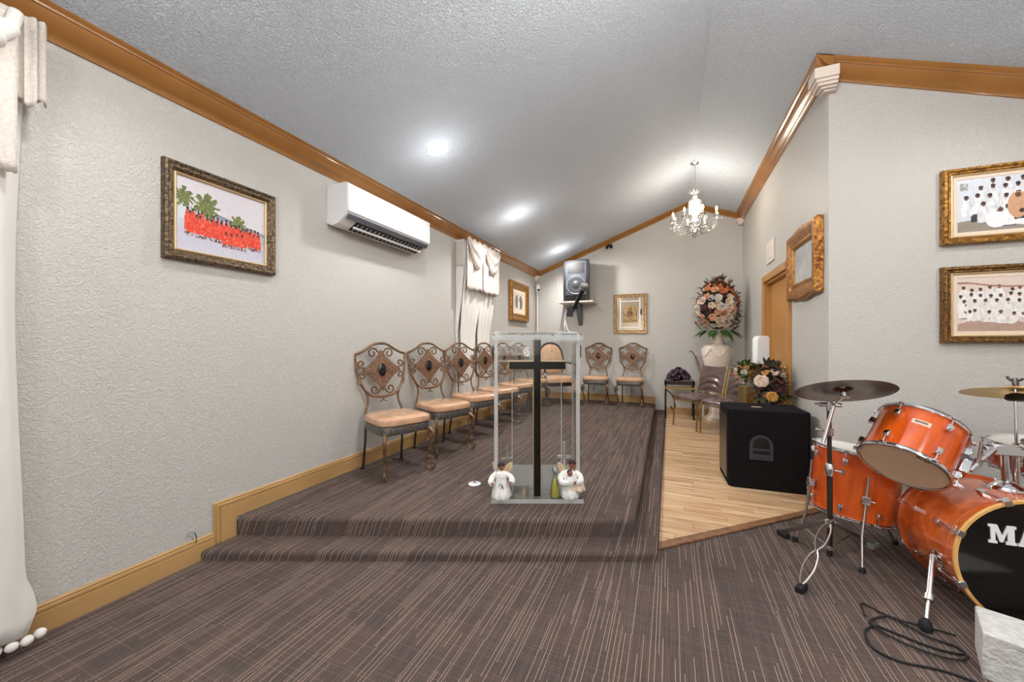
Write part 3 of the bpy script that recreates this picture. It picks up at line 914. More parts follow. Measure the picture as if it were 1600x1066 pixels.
obj('conduit', MB().b2((-.012, .012, -1.9), (.012, .036, -.07)), 'white_paint', t, label='painted conduit running down the corner')
t = thing('wall_vent', 'pale louvred vent plate high on the right wall above the door', 'vent', (XR - .001, 5.21, 2.25), R(-90))
obj('cover', MB().b2((-.17, -.015, -.12), (.17, 0, .12)), 'white_paint', t, bevel=.004)
obj('face_plate', MB().b2((-.12, -.019, -.08), (.12, -.015, .08)), 'white_plastic', t)
g = MB()
for k in range(7): g.b2((-.11, -.022, -.07 + k * .022), (.11, -.019, -.060 + k * .022))
obj('slats', g, 'white_paint', t)

# ------------------------------------------------------------------ curtains
def cloth(fn, nu=80, nv=40): return MB().grid(fn, nu, nv)


# near window, left edge of the photograph; x = distance off the wall
t = thing('window_curtain', 'white curtain with ruffled valance and bobble hem hanging at the near left edge', 'curtain', (XL, 0, 0))
obj('rod', MB().cyl((.10, -1.15, 2.43), (.10, .70, 2.43), .012).cyl((.0, .69, 2.43), (.10, .69, 2.43), .012), 'white_plastic', t)
def near_panel(u, v):
    z = .075 + 2.33 * v
    hem = 1 - v
    y1 = .690 + (.03 * math.exp(-((v - .03) / .03) ** 2)) - .030 * math.exp(-((v - .55) / .35) ** 2)
    y = -.95 + (y1 + .95) * u
    d = .095 + .022 * math.sin(u * 34 + v * 2) * (.4 + .6 * hem) + .012 * math.sin(u * 71 + v * 5)
    if u > .96: d = d * max(.06, 1 - ((u - .96) / .04) ** 2)
    return (d + .015 * hem * min(1, (1 - u) * 25), y, z)
obj('panel', cloth(near_panel, 160, 40), 'curtain', t, solid=.004, sharp=80)
def val1(u, v):
    z0 = 2.13 + .02 * math.sin(u * 9)
    return (.118 + .012 * math.sin(u * 30), .60 + .11 * u, z0 + (2.452 - z0) * v + (.012 if u > .5 else 0) * v)
obj('valance_tail', cloth(val1, 20, 16), 'valance', t, solid=.006, sharp=80)
def val2(u, v):
    z0 = 1.845 + .01 * math.sin(u * 30)
    return (.140 + .014 * math.sin(u * 40), -1.0 + 1.625 * u, z0 + (2.44 - z0) * v)
obj('valance', cloth(val2, 120, 16), 'valance', t, solid=.006, sharp=80)
sw_ = MB().tube(smooth_pts([(.16, .62, 2.43), (.175, .60, 2.36), (.18, .55, 2.30), (.18, .48, 2.27), (.18, .3, 2.24), (.18, .1, 2.27), (.17, -.05, 2.42)], 6), [.02, .03, .045, .05, .045, .03, .02, .02], 10)
obj('swag', sw_, 'curtain', t)
g = MB()
for k in range(30):
    y = .695 - k * .036; g.sph((.105 + .012 * math.sin(k * 1.3), y, .052), .019, 8, 6)
o = obj('bobble_trim', g, 'curtain', t, label='row of white bobbles along the hem')
g = MB()
for k in range(60): g.sph((.148, .62 - k * .016, 1.84), .007, 5, 4)
obj('valance_beads', g, 'valance', t)

# far window
t = thing('window_curtain', 'white curtain with swagged valance on the left wall behind the row of chairs', 'curtain', (XL, 4.05, 0))
obj('rod', MB().cyl((.11, .0, 2.44), (.11, .96, 2.44), .012).cyl((.0, .0, 2.44), (.11, .0, 2.44), .012).cyl((.0, .95, 2.44), (.11, .95, 2.44), .012), 'white_plastic', t)
def rt(u, v): return (.005 + .115 * u * (.25 + .75 * max(0, min(1, (v - .45) / .35))), .0 + .006 * math.sin(v * 22), .40 + 2.04 * v)
obj('return_edge', cloth(rt, 6, 30), 'curtain', t, solid=.004, sharp=80)
def vr(u, v): return (.004 + .13 * u, -.008 + .002 * math.sin(v * 22), 2.13 + .32 * v)
obj('valance_return', cloth(vr, 6, 10), 'valance', t, solid=.005, sharp=80)
for k, (y0, y1) in enumerate(((.03, .50), (.47, .94))):
    def pn(u, v, y0=y0, y1=y1):
        pinch = 1 - .22 * math.exp(-((v - .35) / .22) ** 2)
        yc = (y0 + y1) / 2
        return ((.105 + .022 * math.sin(u * 27 + k) + .008 * math.sin(u * 60)) * (.25 + .75 * max(0, min(1, (v - .45) / .35))), yc + (y0 - yc + (y1 - y0) * u) * pinch, .40 + 2.04 * v)
    obj('panel', cloth(pn, 60, 30), 'curtain', t, solid=.003, sharp=80)
    def vl(u, v, y0=y0, y1=y1):
        z0 = 1.865 + .012 * math.sin(u * 20)
        return (.145 + .016 * math.sin(u * 25 + 1), y0 - .02 + (y1 - y0 + .03) * u, z0 + (2.47 - z0) * v)
    obj('valance', cloth(vl, 50, 16), 'valance', t, solid=.004, sharp=80)
    def swg(u, v, y0=y0, y1=y1):
        sag = math.sin(u * PI)
        zt_ = 2.475 + .015 * math.sin(u * 24); zb = 2.42 - .30 * sag ** 1.2
        return (.170 + .05 * math.sin(v * PI) * sag + .012 * math.sin(v * 16), y0 - .02 + (y1 - y0 + .03) * u, zt_ + (zb - zt_) * v)
    obj('swag', cloth(swg, 40, 20), 'valance', t, solid=.004, sharp=80)

# ------------------------------------------------------------------ metal scroll chairs
def spiral(cx, cz, r, a0, cw, turns=1.15, n=26, start=None, y=0):
    pts = [start] if start else []
    for i in range(n):
        f = i / (n - 1); a = R(a0) + (-1 if cw else 1) * f * turns * 2 * PI; rr = r * (1 - .72 * f)
        pts.append((cx + rr * math.cos(a), y, cz + rr * math.sin(a)))
    return pts


def seat_loops(w0, w1, d_, prof, e=5, n=40):
    loops = []
    for ins, z in prof:
        L = []
        for i in range(n):
            a = 2 * PI * i / n; c, s_ = math.cos(a), math.sin(a)
            x = math.copysign(abs(c) ** (2 / e), c); y = math.copysign(abs(s_) ** (2 / e), s_)
            hw = (w0 + (w1 - w0) * (1 - y) / 2) / 2 - ins
            L.append((x * hw, y * (d_ / 2 - ins), z))
        loops.append(L)
    return loops


def lean(mb, z0, k):
    mb.v = [(x, y + max(0, z - z0) * k, z) for x, y, z in mb.v]
    return mb


def scroll_chair():
    t = thing('scroll_chair', '', 'chair', (0, 0, 0))
    obj('seat', MB().loft(seat_loops(.40, .47, .45, [(.025, .405), (.004, .415), (.0, .435), (.006, .458), (.03, .472), (.08, .478), (.15, .480)])), 'seat_peach', t)
    obj('apron', MB().loft(seat_loops(.385, .45, .43, [(.01, .340), (.002, .350), (.0, .380), (.004, .407)])), 'pewter', t, label='embossed grey metal apron')
    for sx in (-1, 1):
        dx, dy = sx * .55, -.83
        def P(o, z, ox=sx * .185, oy=-.175): return (ox + dx * o, oy + dy * o, z)
        pts = smooth_pts([P(-.02, .35), P(.02, .345), P(.052, .32), P(.058, .27), P(.035, .20), P(.005, .13), P(-.008, .08), P(.0, .035), P(.03, .014), P(.062, .024), P(.070, .055), P(.05, .072), P(.034, .055), P(.044, .042)], 4)
        n = len(pts); rad = [.018 - .009 * min(1, i / (n * .5)) for i in range(n)]
        lg = obj('front_leg', MB().tube(pts, rad, 8), 'antique_metal', t)
        hk = smooth_pts([P(.04, .335), P(.01, .30), P(.0, .265), P(.02, .25), P(.032, .268), P(.02, .28)], 4)
        obj('scroll_hook', MB().tube(hk, .007, 6), 'antique_metal', lg)
        g = MB().sph((P(.006, .112)), .009, 8, 6)
        for q in range(5):
            f = q * .02 - .04; g.tube([P(.004 + f * .2, .125), P(.01 + f, .105), P(.014 + f * 1.2, .075)], [.004, .007, .002], 5)
        obj('leaf_ornament', g, 'antique_metal', lg)
        obj('back_leg', MB().tube([(sx * .165, .195, .36), (sx * .170, .20, .2), (sx * .175, .225, .015)], .010, 8).lathe([(.018, 0), (.018, .015), (.010, .02)], 10, TR((sx * .175, .226, 0))), 'steel_dark', t)
    yb = .205
    out = smooth_pts([(0, yb, 1.045), (-.06, yb, 1.038), (-.13, yb, .995), (-.19, yb, .965), (-.232, yb, .955)], 4)[:-1]
    side = smooth_pts([(-.232, yb, .955), (-.222, yb, .86), (-.205, yb, .76), (-.165, yb, .66), (-.10, yb, .602), (0, yb, .585)], 4)
    half = out + side
    full = half + [(-p[0], p[1], p[2]) for p in reversed(half[1:-1])]
    g = MB().tube(full, .0115, 8, closed=True)
    obj('shield_frame', lean(g, .48, .12), 'antique_metal', t)
    g = MB()
    for sx in (-1, 1):
        g.tube(smooth_pts([(sx * .205, yb, .725), (sx * .192, yb - .006, .70), (sx * .165, yb, .66), (sx * .140, yb, .60), (sx * .142, yb, .54), (sx * .165, yb - .005, .47), (sx * .168, yb - .01, .40)], 4), .010, 8)
        g.sph((sx * .207, yb, .728), .012, 8, 6)
    g.tube([(0, yb, .585), (0, yb, .555)], .006, 6).tube(smooth_pts([(-.03, yb, .545), (0, yb, .56), (.03, yb, .545)], 4), .005, 6)
    obj('back_supports', lean(g, .48, .12), 'antique_metal', t)
    # concave diamond panel
    T_, B_, cz = .985, .64, .815
    pts = []
    tips = [(0, T_), (.178, cz), (0, B_), (-.178, cz)]
    for i in range(4):
        a, b = tips[i], tips[(i + 1) % 4]; m = ((a[0] + b[0]) / 2 * .74, cz + ((a[1] + b[1]) / 2 - cz) * .74)
        for k in range(8):
            f = k / 8
            pts.append(((1 - f) ** 2 * a[0] + 2 * f * (1 - f) * m[0] + f * f * b[0], (1 - f) ** 2 * a[1] + 2 * f * (1 - f) * m[1] + f * f * b[1]))
    g = MB().loft([[(x, yb + .004, z) for x, z in pts], [(x, yb - .006, z) for x, z in pts], [(x * .82, yb - .009, cz + (z - cz) * .82) for x, z in pts]])
    dm = obj('diamond_panel', lean(g, .48, .12), 'panel_brown', t, label='embossed brown diamond panel')
    g = MB().tube([(x, yb - .004, z) for x, z in pts], .0045, 6, closed=True)
    g.tube([(.042 * math.cos(a), yb - .009, cz + .060 * math.sin(a)) for a in [2 * PI * i / 24 for i in range(24)]], .005, 6, closed=True)
    obj('panel_rim', lean(g, .48, .12), 'antique_metal', dm)
    g = MB().sph((0, yb - .008, cz), .05, 16, 10, sc=(.74, .22, 1.1))
    obj('oval_cabochon', lean(g, .48, .12), 'black_gloss', dm, label='glossy black oval')
    for sx in (-1, 1):
        A = spiral(-.074, .960, .046, 15, False, start=(0, yb, .965), y=yb)
        B = spiral(-.176, .872, .034, -60, True, start=(-.160, yb, .820), y=yb)
        C = spiral(-.170, .770, .031, 60, False, start=(-.160, yb, .810), y=yb)
        D = spiral(-.070, .652, .042, -10, True, start=(0, yb, .665), y=yb)
        for c_ in (A, B, C, D):
            obj('scroll', lean(MB().tube([(-p[0] * sx, p[1], p[2]) for p in c_], .0075, 6), .48, .12), 'antique_metal', t)
    return t


pos = []
proto = scroll_chair()
row = [
    (-2.085, 2.56, R(68), 'metal scroll-back chair nearest the camera, leftmost of the row along the left wall'),
    (-2.075, 3.24, R(68), 'metal scroll-back chair, second from the camera in the row along the left wall'),
    (-2.075, 3.90, R(68), 'metal scroll-back chair, third in the left wall row, in front of the far curtain'),
    (-2.075, 4.55, R(68), 'metal scroll-back chair, fourth in the left wall row, seen just left of the lectern'),
    (-2.075, 5.19, R(68), 'metal scroll-back chair seen through the lectern, left of the cross'),
    (-2.08, 5.82, R(66), 'metal scroll-back chair, farthest of the left wall row, half hidden by the cross'),
    (-1.19, 6.79, R(2), 'metal scroll-back chair against the back wall, left one of the two'),
    (-.615, 6.79, R(-3), 'metal scroll-back chair against the back wall, right one of the two'),
]
for i, (x, y, a, lb) in enumerate(row):
    grp = 'scroll-back chairs on the platform'
    if i == 0:
        proto.location = (x, y, ZP); proto.rotation_euler = (0, 0, a); proto['label'] = lb; proto['group'] = grp
    else:
        dup(proto, (x, y, ZP), a, lb, grp)

# upholstered armchair in the far corner
t = thing('armchair', 'dark wood armchair with a rounded tan back, in the far left corner behind the lectern', 'chair', (-1.83, 6.46, ZP), R(38))
obj('seat', MB().loft(seat_loops(.50, .56, .50, [(.03, .37), (.004, .385), (.0, .43), (.01, .462), (.05, .478), (.15, .485)])), 'tan_fabric', t)
obj('seat_rail', MB().loft(seat_loops(.50, .56, .50, [(.01, .32), (.0, .33), (.0, .38)])), 'dark_wood', t)
pts = smooth_pts([(-.21, .24, .52), (-.235, .25, .75), (-.19, .262, .94), (-.08, .27, 1.035), (.08, .27, 1.035), (.19, .262, .94), (.235, .25, .75), (.21, .24, .52)], 5)
n = len(pts)
obj('back_cushion', MB().loft([[(x * .93, y + .02, .52 + (z - .52) * .96) for x, y, z in pts], [(x * .93, y - .02, .52 + (z - .52) * .96) for x, y, z in pts], [(x * .7, y - .045, .56 + (z - .52) * .78) for x, y, z in pts]]), 'tan_fabric', t)
obj('back_frame', MB().tube(pts, .018, 8).tube([(-.22, .24, .53), (.22, .24, .53)], .015, 8), 'dark_wood', t)
for sx in (-1, 1):
    obj('arm', MB().tube(smooth_pts([(sx * .235, .24, .72), (sx * .28, .10, .70), (sx * .29, -.10, .68), (sx * .285, -.19, .665)], 5), .02, 8).tube(smooth_pts([(sx * .285, -.20, .66), (sx * .29, -.23, .62), (sx * .27, -.19, .57), (sx * .275, -.20, .50), (sx * .27, -.22, .42)], 5), .018, 8).sph((sx * .285, -.21, .668), .032), 'dark_wood', t)
    obj('front_leg', MB().tube(smooth_pts([(sx * .25, -.22, .36), (sx * .265, -.235, .25), (sx * .245, -.22, .1), (sx * .255, -.235, .02)], 5), [.03, .026, .018, .024], 8).lathe([(.028, 0), (.03, .02), (.02, .04)], 10, TR((sx * .255, -.235, 0))), 'dark_wood', t)
    obj('back_leg', MB().tube([(sx * .20, .23, .5), (sx * .21, .24, .3), (sx * .23, .29, .0)], .018, 8), 'dark_wood', t)

# ------------------------------------------------------------------ acrylic lectern with the cross
t = thing('lectern', 'clear acrylic lectern with a black cross on its front, standing on the platform edge', 'lectern', (-.795, 2.37, ZP + .003), TH)
# local frame: x right, -y towards the camera; front edge of the base at y = 0
obj('base_plate', MB().b2((-.300, 0, 0), (.300, .34, .028)), 'acrylic', t)
g = MB()
for (lo, hi) in (((-.300, -.0005, 0), (.300, .0045, .028)), ((-.300, .335, 0), (.300, .3405, .028)), ((-.3005, 0, 0), (-.296, .34, .028)), ((.296, 0, 0), (.3005, .34, .028))): g.b2(lo, hi)
obj('base_edge', g, 'acrylic_edge', t)
for sx in (-1, 1):
    sd = obj('side_panel', MB().b2((sx * .272 - .006, .06, .028), (sx * .272 + .006, .28, 1.06)), 'acrylic', t)
    obj('polished_edge', MB().b2((sx * .272 - .012, .054, .028), (sx * .272 + .012, .062, 1.06)).b2((sx * .272 - .006, .28, .028), (sx * .272 + .006, .284, 1.06)), 'acrylic_edge', sd)
obj('front_panel', MB().b2((-.165, .075, .028), (.165, .083, .98)), 'acrylic', t)
g = MB().b2((-.167, .073, .028), (-.163, .085, .93)).b2((.163, .073, .028), (.167, .085, .93)).b2((-.26, .24, .028), (.26, .244, .175))
obj('panel_edges', g, 'acrylic_edge', t)
# arch-topped upper front plate
ar = [(-.262, .93), (.262, .93)] + [(.262 * math.cos(a), 1.0 + .075 * math.sin(a)) for a in [PI * i / 20 for i in range(21)]]
obj('arched_plate', MB().prism(ar, .066, .072, 'y'), 'acrylic', t)
g = MB().tube([(x * .78, .064, 1.0 + (z - 1.0) * .95) for x, z in ar[2:]], .0022, 5)
obj('arch_edge', g, 'acrylic_edge', t)
# sloping desk top with lip and side ledges
rx = Matrix.Rotation(R(8), 4, 'X')
mt = TR((0, .02, 1.068)) @ rx
obj('desk_top', MB().b2((-.300, 0, 0), (.300, .36, .010), mt), 'acrylic', t)
g = MB().b2((-.300, -.004, -.004), (.300, .002, .030), mt).b2((-.3005, 0, 0), (-.294, .36, .012), mt).b2((.294, 0, 0), (.3005, .36, .012), mt).b2((-.30, .355, 0), (.30, .362, .012), mt)
obj('desk_lip', g, 'acrylic_edge', t)
obj('shelf', MB().b2((-.262, .07, .915), (.262, .28, .923)).b2((-.262, .068, .912), (.262, .072, .926)), 'acrylic', t)
g = MB().b2((.13, -.004, 1.055), (.262, .05, 1.058)).b2((.13, -.006, 1.055), (.134, .0, 1.115)).b2((.258, -.006, 1.055), (.262, .0, 1.115)).b2((.13, -.006, 1.108), (.262, -.002, 1.115))
obj('side_box', g, 'acrylic_edge', t)
g = MB()
for x in (-.285, -.10, .10, .285): g.cyl((x, .012, 1.098), (x, .004, 1.098), .005)
for x in (-.10, .10): g.cyl((x, .066, 1.03), (x, .058, 1.03), .004).cyl((x, .066, .99), (x, .058, .99), .004)
obj('screws', g, 'steel_dark', t)
g = MB().b2((-.292, .05, .93), (-.286, .054, 1.03)).b2((.286, .05, .95), (.292, .054, 1.03))
obj('hinge_strips', g, 'black', t)
cr = [(-.022, .04), (.022, .04), (.022, .873), (.185, .873), (.185, .922), (.022, .922), (.022, 1.075), (-.022, 1.075), (-.022, .922), (-.185, .922), (-.185, .873), (-.022, .873)]
cx_ = obj('cross', MB().prism(cr, .020, .055, 'y'), 'black_gloss', t, label='tall glossy black cross')
co = [(-.027, .034), (.027, .034), (.027, .868), (.190, .868), (.190, .927), (.027, .927), (.027, 1.078), (-.027, 1.078), (-.027, .927), (-.190, .927), (-.190, .868), (-.027, .868)]
obj('cross_backing', MB().prism(co, .056, .066, 'y'), 'frame_lip', cx_)
g = MB().b2((-.085, .0585, .955), (-.052, .060, 1.015))
st = obj('sticker', g, 'paper', t, label='small white label with black marks')
g = MB()
for (x, z) in ((-.078, .965), (-.066, .975), (-.074, .987), (-.06, .998), (-.078, 1.003)): g.b2((x - .003, .0575, z - .003), (x + .005, .0586, z + .004))
obj('sticker_marks', g, 'ink', st)

# microphone clipped above the lectern, with its cable
t = thing('microphone', 'black and silver microphone on a clip above the lectern, in front of the wall speaker', 'microphone', (-.795, 2.37, ZP), TH)
h0, h1 = Vector((.25, .10, 1.28)), Vector((.300, .02, 1.40))
dd = (h1 - h0).normalized()
obj('handle', MB().cyl(h0 - dd * .05, h1, .011, .016), 'black_gloss', t)
obj('grille', MB().sph(h1 + dd * .022, .027, 14, 10).cyl(h1 - dd * .004, h1 + dd * .006, .021), 'mic_grille', t)
obj('clip', MB().cyl(h0 - Vector((.03, 0, -.01)), h0 + Vector((.03, 0, .01)), .014).b2((.205, .085, 1.225), (.245, .115, 1.29)), 'black', t)
obj('stem', MB().tube(smooth_pts([(.205, .10, 1.27), (.19, .09, 1.22), (.185, .07, 1.15), (.20, .04, 1.105)], 6), .006, 8), 'dull_chrome', t)
obj('cable', MB().tube(smooth_pts([(.24, .12, 1.235), (.20, .12, 1.23), (.196, .10, 1.19), (.205, .07, 1.14), (.215, .045, 1.118)], 6), .0035, 6), 'cable_white', t)

# ------------------------------------------------------------------ figurines on the lectern base
def LW(x, y, z=0):
    """lectern-local to world"""
    c, s_ = math.cos(TH), math.sin(TH)
    return (-.795 + x * c - y * s_, 2.37 + x * s_ + y * c, ZP + z)


def ruffle(prof, n=36, k=9, amp=.06, m=None, ph=0):
    g = MB(); loops = []
    for r, z in prof:
        loops.append([(r * (1 + amp * math.sin(k * a + z * 60 + ph)) * math.cos(a), r * (1 + amp * math.sin(k * a + z * 60 + ph)) * math.sin(a), z) for a in [2 * PI * i / n for i in range(n)]])
    return g.loft(loops, m=m)


def head(t, x, y, z, r, tilt=0):
    m = TR((x, y, z), (R(12), tilt, 0))
    hd = obj('head', MB().sph((0, 0, 0), r, 14, 10, sc=(.86, .92, 1.08), m=m).sph((0, -r * .93, -.1 * r), r * .16, 8, 6, m=m).lathe([(r * .4, -r * 1.5), (r * .36, -r * .7)], 10, m).sph((r * .86, 0, 0), r * .2, 6, 5, m=m).sph((-r * .86, 0, 0), r * .2, 6, 5, m=m), 'skin_brown', t)
    g = MB().sph((0, r * .16, r * .22), r * 1.03, 14, 8, m=m, sc=(.93, .93, .98))
    for i in range(16):
        a = 2 * PI * i / 16; g.sph((r * .8 * math.cos(a), r * .22 + r * .75 * math.sin(a), r * .55), r * .3, 6, 5, m=m)
    obj('hair', g, 'hair_dark', hd)
    g = MB()
    for s_ in (-1, 1): g.sph((s_ * r * .33, -r * .84, r * .12), r * .11, 6, 5, m=m)
    g.sph((0, -r * .86, -r * .45), r * .15, 6, 4, m=m, sc=(1.5, .5, .4))
    obj('face_features', g, 'hair_dark', hd)
    return hd


def wing(sx, x, y, z, s_):
    P = [(0, 0), (.02, .05), (.055, .085), (.085, .08), (.08, .04), (.06, 0), (.03, -.035), (.005, -.03)]
    g = MB().prism([(x + sx * a * s_, z + b * s_) for a, b in P], y - .004, y + .004, 'y')
    for k in range(4):
        g.tube([(x + sx * .01 * s_, y - .006, z + (.0 + .01 * k) * s_), (x + sx * (.07 - .012 * k) * s_, y - .008, z + (.065 - .028 * k) * s_)], .004 * s_, 5)
    return g


def arm_mb(pts, r0, r1): 
    p = smooth_pts(pts, 4); n = len(p)
    return MB().tube(p, [r0 + (r1 - r0) * i / (n - 1) for i in range(n)], 8)


t = thing('angel_figurine', 'dark-haired angel figurine in a ruffled white dress at the left end of the lectern base', 'figurine', LW(-.235, .045, .028), TH + R(-8))
obj('dress', ruffle([(.058, 0), (.064, .012), (.060, .04), (.050, .07), (.040, .10), (.036, .125), (.040, .145), (.034, .165), (.014, .178)], amp=.07), 'dress_white', t)
for sx in (-1, 1):
    sl = obj('sleeve', arm_mb([(sx * .030, -.005, .160), (sx * .058, -.015, .135), (sx * .066, -.035, .110), (sx * .052, -.050, .105)] if sx < 0 else [(.03, -.005, .16), (.06, -.012, .145), (.076, -.03, .128), (.070, -.045, .115)], .016, .021), 'dress_white', t)
    hp_ = (sx * .048, -.058, .104) if sx < 0 else (.066, -.056, .110)
    g = MB().sph(hp_, .008, 8, 6)
    for f in range(4): g.tube([(hp_[0] + (f - 1.5) * .004, hp_[1], hp_[2]), (hp_[0] + (f - 1.5) * .004, hp_[1] - .010, hp_[2] - .004)], .002, 5)
    obj('hand', g, 'skin_brown', sl)
head(t, 0, -.004, .202, .024, R(-8))
obj('wings', MB(), 'wing_gold', t) if False else None
for sx in (-1, 1): obj('wing', wing(sx, sx * .012, .032, .165, .68), 'wing_gold', t)
g = MB().tube(smooth_pts([(-.01, -.052, .085), (0, -.048, .105), (.012, -.050, .09), (.002, -.056, .075)], 4), .0022, 5).tube([(.016, -.052, .095), (.022, -.054, .07)], .002, 5)
obj('ribbon_mark', g, 'ink', t, label='dark ribbon mark on the dress')

t = thing('angel_figurine', 'angel figurine in white holding a child, at the right end of the lectern base', 'figurine', LW(.215, .045, .028), TH + R(10))
obj('dress', ruffle([(.052, 0), (.060, .012), (.058, .045), (.046, .08), (.044, .11), (.050, .14), (.044, .165), (.016, .18)], amp=.09, k=7), 'dress_white', t)
obj('overskirt', ruffle([(.058, .055), (.062, .065), (.050, .095), (.040, .115)], amp=.13, k=6, m=TR((.025, -.005, 0), (0, R(12), 0))), 'mat_board', t, label='cream overskirt')
for sx in (-1, 1):
    sl = obj('sleeve', arm_mb([(sx * .035, 0, .165), (sx * .068, -.015, .14), (sx * .060, -.042, .115), (sx * .025, -.060, .118)], .018, .020), 'dress_white', t)
    g = MB().sph((sx * .016, -.066, .118), .008, 8, 6)
    for f in range(4): g.tube([(sx * .016, -.068, .112 + f * .004), (sx * .004, -.072, .112 + f * .004)], .002, 5)
    obj('hand', g, 'skin_brown', sl)
head(t, .020, .006, .212, .025, R(10))
ch = obj('child_body', ruffle([(.020, 0), (.026, .015), (.022, .04), (.010, .055)], 18, 5, .08, TR((-.012, -.052, .105))), 'dress_white', t, label='child in white held in the arms')
g = MB().sph((-.016, -.056, .176), .019, 12, 8, sc=(.9, .95, 1.05)).sph((-.016, -.074, .174), .003, 6, 4)
hd = obj('child_head', g, 'skin_brown', ch)
obj('child_hair', MB().sph((-.016, -.050, .182), .0195, 12, 8, sc=(.95, .95, .95)), 'hair_dark', ch)
for sx in (-1, 1): obj('wing', wing(sx, sx * .015, .034, .165, .68), 'wing_gold', t)

t = thing('oil_bottle', 'small clear bottle of yellow-green oil beside the right angel figurine', 'bottle', LW(.118, .040, .028), TH)
obj('glass', MB().lathe([(.031, 0), (.033, .005), (.032, .02), (.030, .06), (.022, .10), (.012, .135), (.010, .155), (.012, .16)], 20), 'clear_glass', t)
obj('oil', MB().lathe([(.028, .004), (.030, .01), (.028, .06), (.020, .098), (.013, .122)], 20), 'oil', t, label='yellow-green oil')
obj('stopper', MB().lathe([(.008, .155), (.010, .165), (.018, .172), (.021, .188), (.014, .202), (.004, .206)], 14), 'crystal', t)


def crystal_cross(x, y, z, s_, rz, label):
    t = thing('crystal_cross', label, 'ornament', LW(x, y, .028), TH + rz)
    obj('upright', MB().b2((-.009 * s_, -.008, .02), (.009 * s_, .008, z)), 'crystal', t, bevel=.003)
    obj('crossbar', MB().b2((-.045 * s_, -.0081, z * .66), (.045 * s_, .0081, z * .66 + .018 * s_)), 'crystal', t, bevel=.003)
    obj('foot', MB().lathe([(.035, 0), (.035, .01), (.015, .025)], 16), 'crystal', t)


crystal_cross(-.20, .20, .30, 1.0, R(25), 'clear glass cross standing behind the left angel figurine')
crystal_cross(.195, .16, .34, 1.1, 0, 'clear glass cross standing behind the right angel figurine')

t = thing('floor_outlet', 'round white floor outlet cover in the platform carpet, left of the lectern', 'outlet', (-1.34, 2.53, ZP))
obj('cover', MB().lathe([(.046, 0), (.046, .005), (.040, .009), (.001, .010)], 28), 'white_plastic', t)
obj('plug', MB().lathe([(.010, .009), (.010, .02), (.004, .022)], 10).b2((-.03, -.003, .009), (.03, .003, .011)), 'grey_plastic', t)

# ------------------------------------------------------------------ subwoofer
SZ = .645
t = thing('subwoofer', 'large black carpeted subwoofer cabinet with an arched grey handle, beside the drum kit', 'speaker', (.715, 3.655, .005), R(2))
g = MB().prism([(-.265, .03), (-.235, 0), (.285, 0), (.315, .03), (.315, .44), (-.265, .44)], 0, SZ)
obj('cabinet', g, 'black_carpet', t, bevel=.012)
# side handle: arched cup on the visible face (-y)
def arch(w_, h_, n=14):
    return [(-w_, 0), (w_, 0)] + [(w_ * math.cos(a), h_ - w_ + w_ * math.sin(a)) for a in [PI * i / n for i in range(n + 1)]]
hc = MB(); o_, i_ = arch(.083, .200), arch(.060, .165)
hz = .245
hc.loft([[(x - .03, -.000, z + hz) for x, z in o_], [(x - .03, -.010, z + hz) for x, z in o_], [(x - .03, -.010, z + hz + .017) for x, z in i_], [(x - .03, .0, z + hz + .017) for x, z in i_]], cap=False)
hd = obj('handle_rim', hc, 'dark_grey', t, label='grey arched handle surround')
obj('handle_recess', MB().prism([(x - .03, z + hz + .017) for x, z in i_], -.0035, -.0005, 'y'), 'black', hd)
obj('grip_bar', MB().b2((-.088, -.012, hz + .075), (.028, -.003, hz + .090)).b2((-.088, -.008, hz + .02), (.028, -.0036, hz + .045)), 'dark_grey', hd)
obj('side_grille', MB().b2((-.272, .05, .06), (-.264, .41, SZ - .06)), 'steel_dark', t)
obj('top_label', MB().lathe([(.04, 0), (.04, .0015)], 20, TR((-.02, .2, SZ), (0, 0, 0), (1, .5, 1))), 'badge', t, label='small oval label')
t['label'] = 'large black carpeted subwoofer cabinet with an arched grey handle, beside the drum kit'

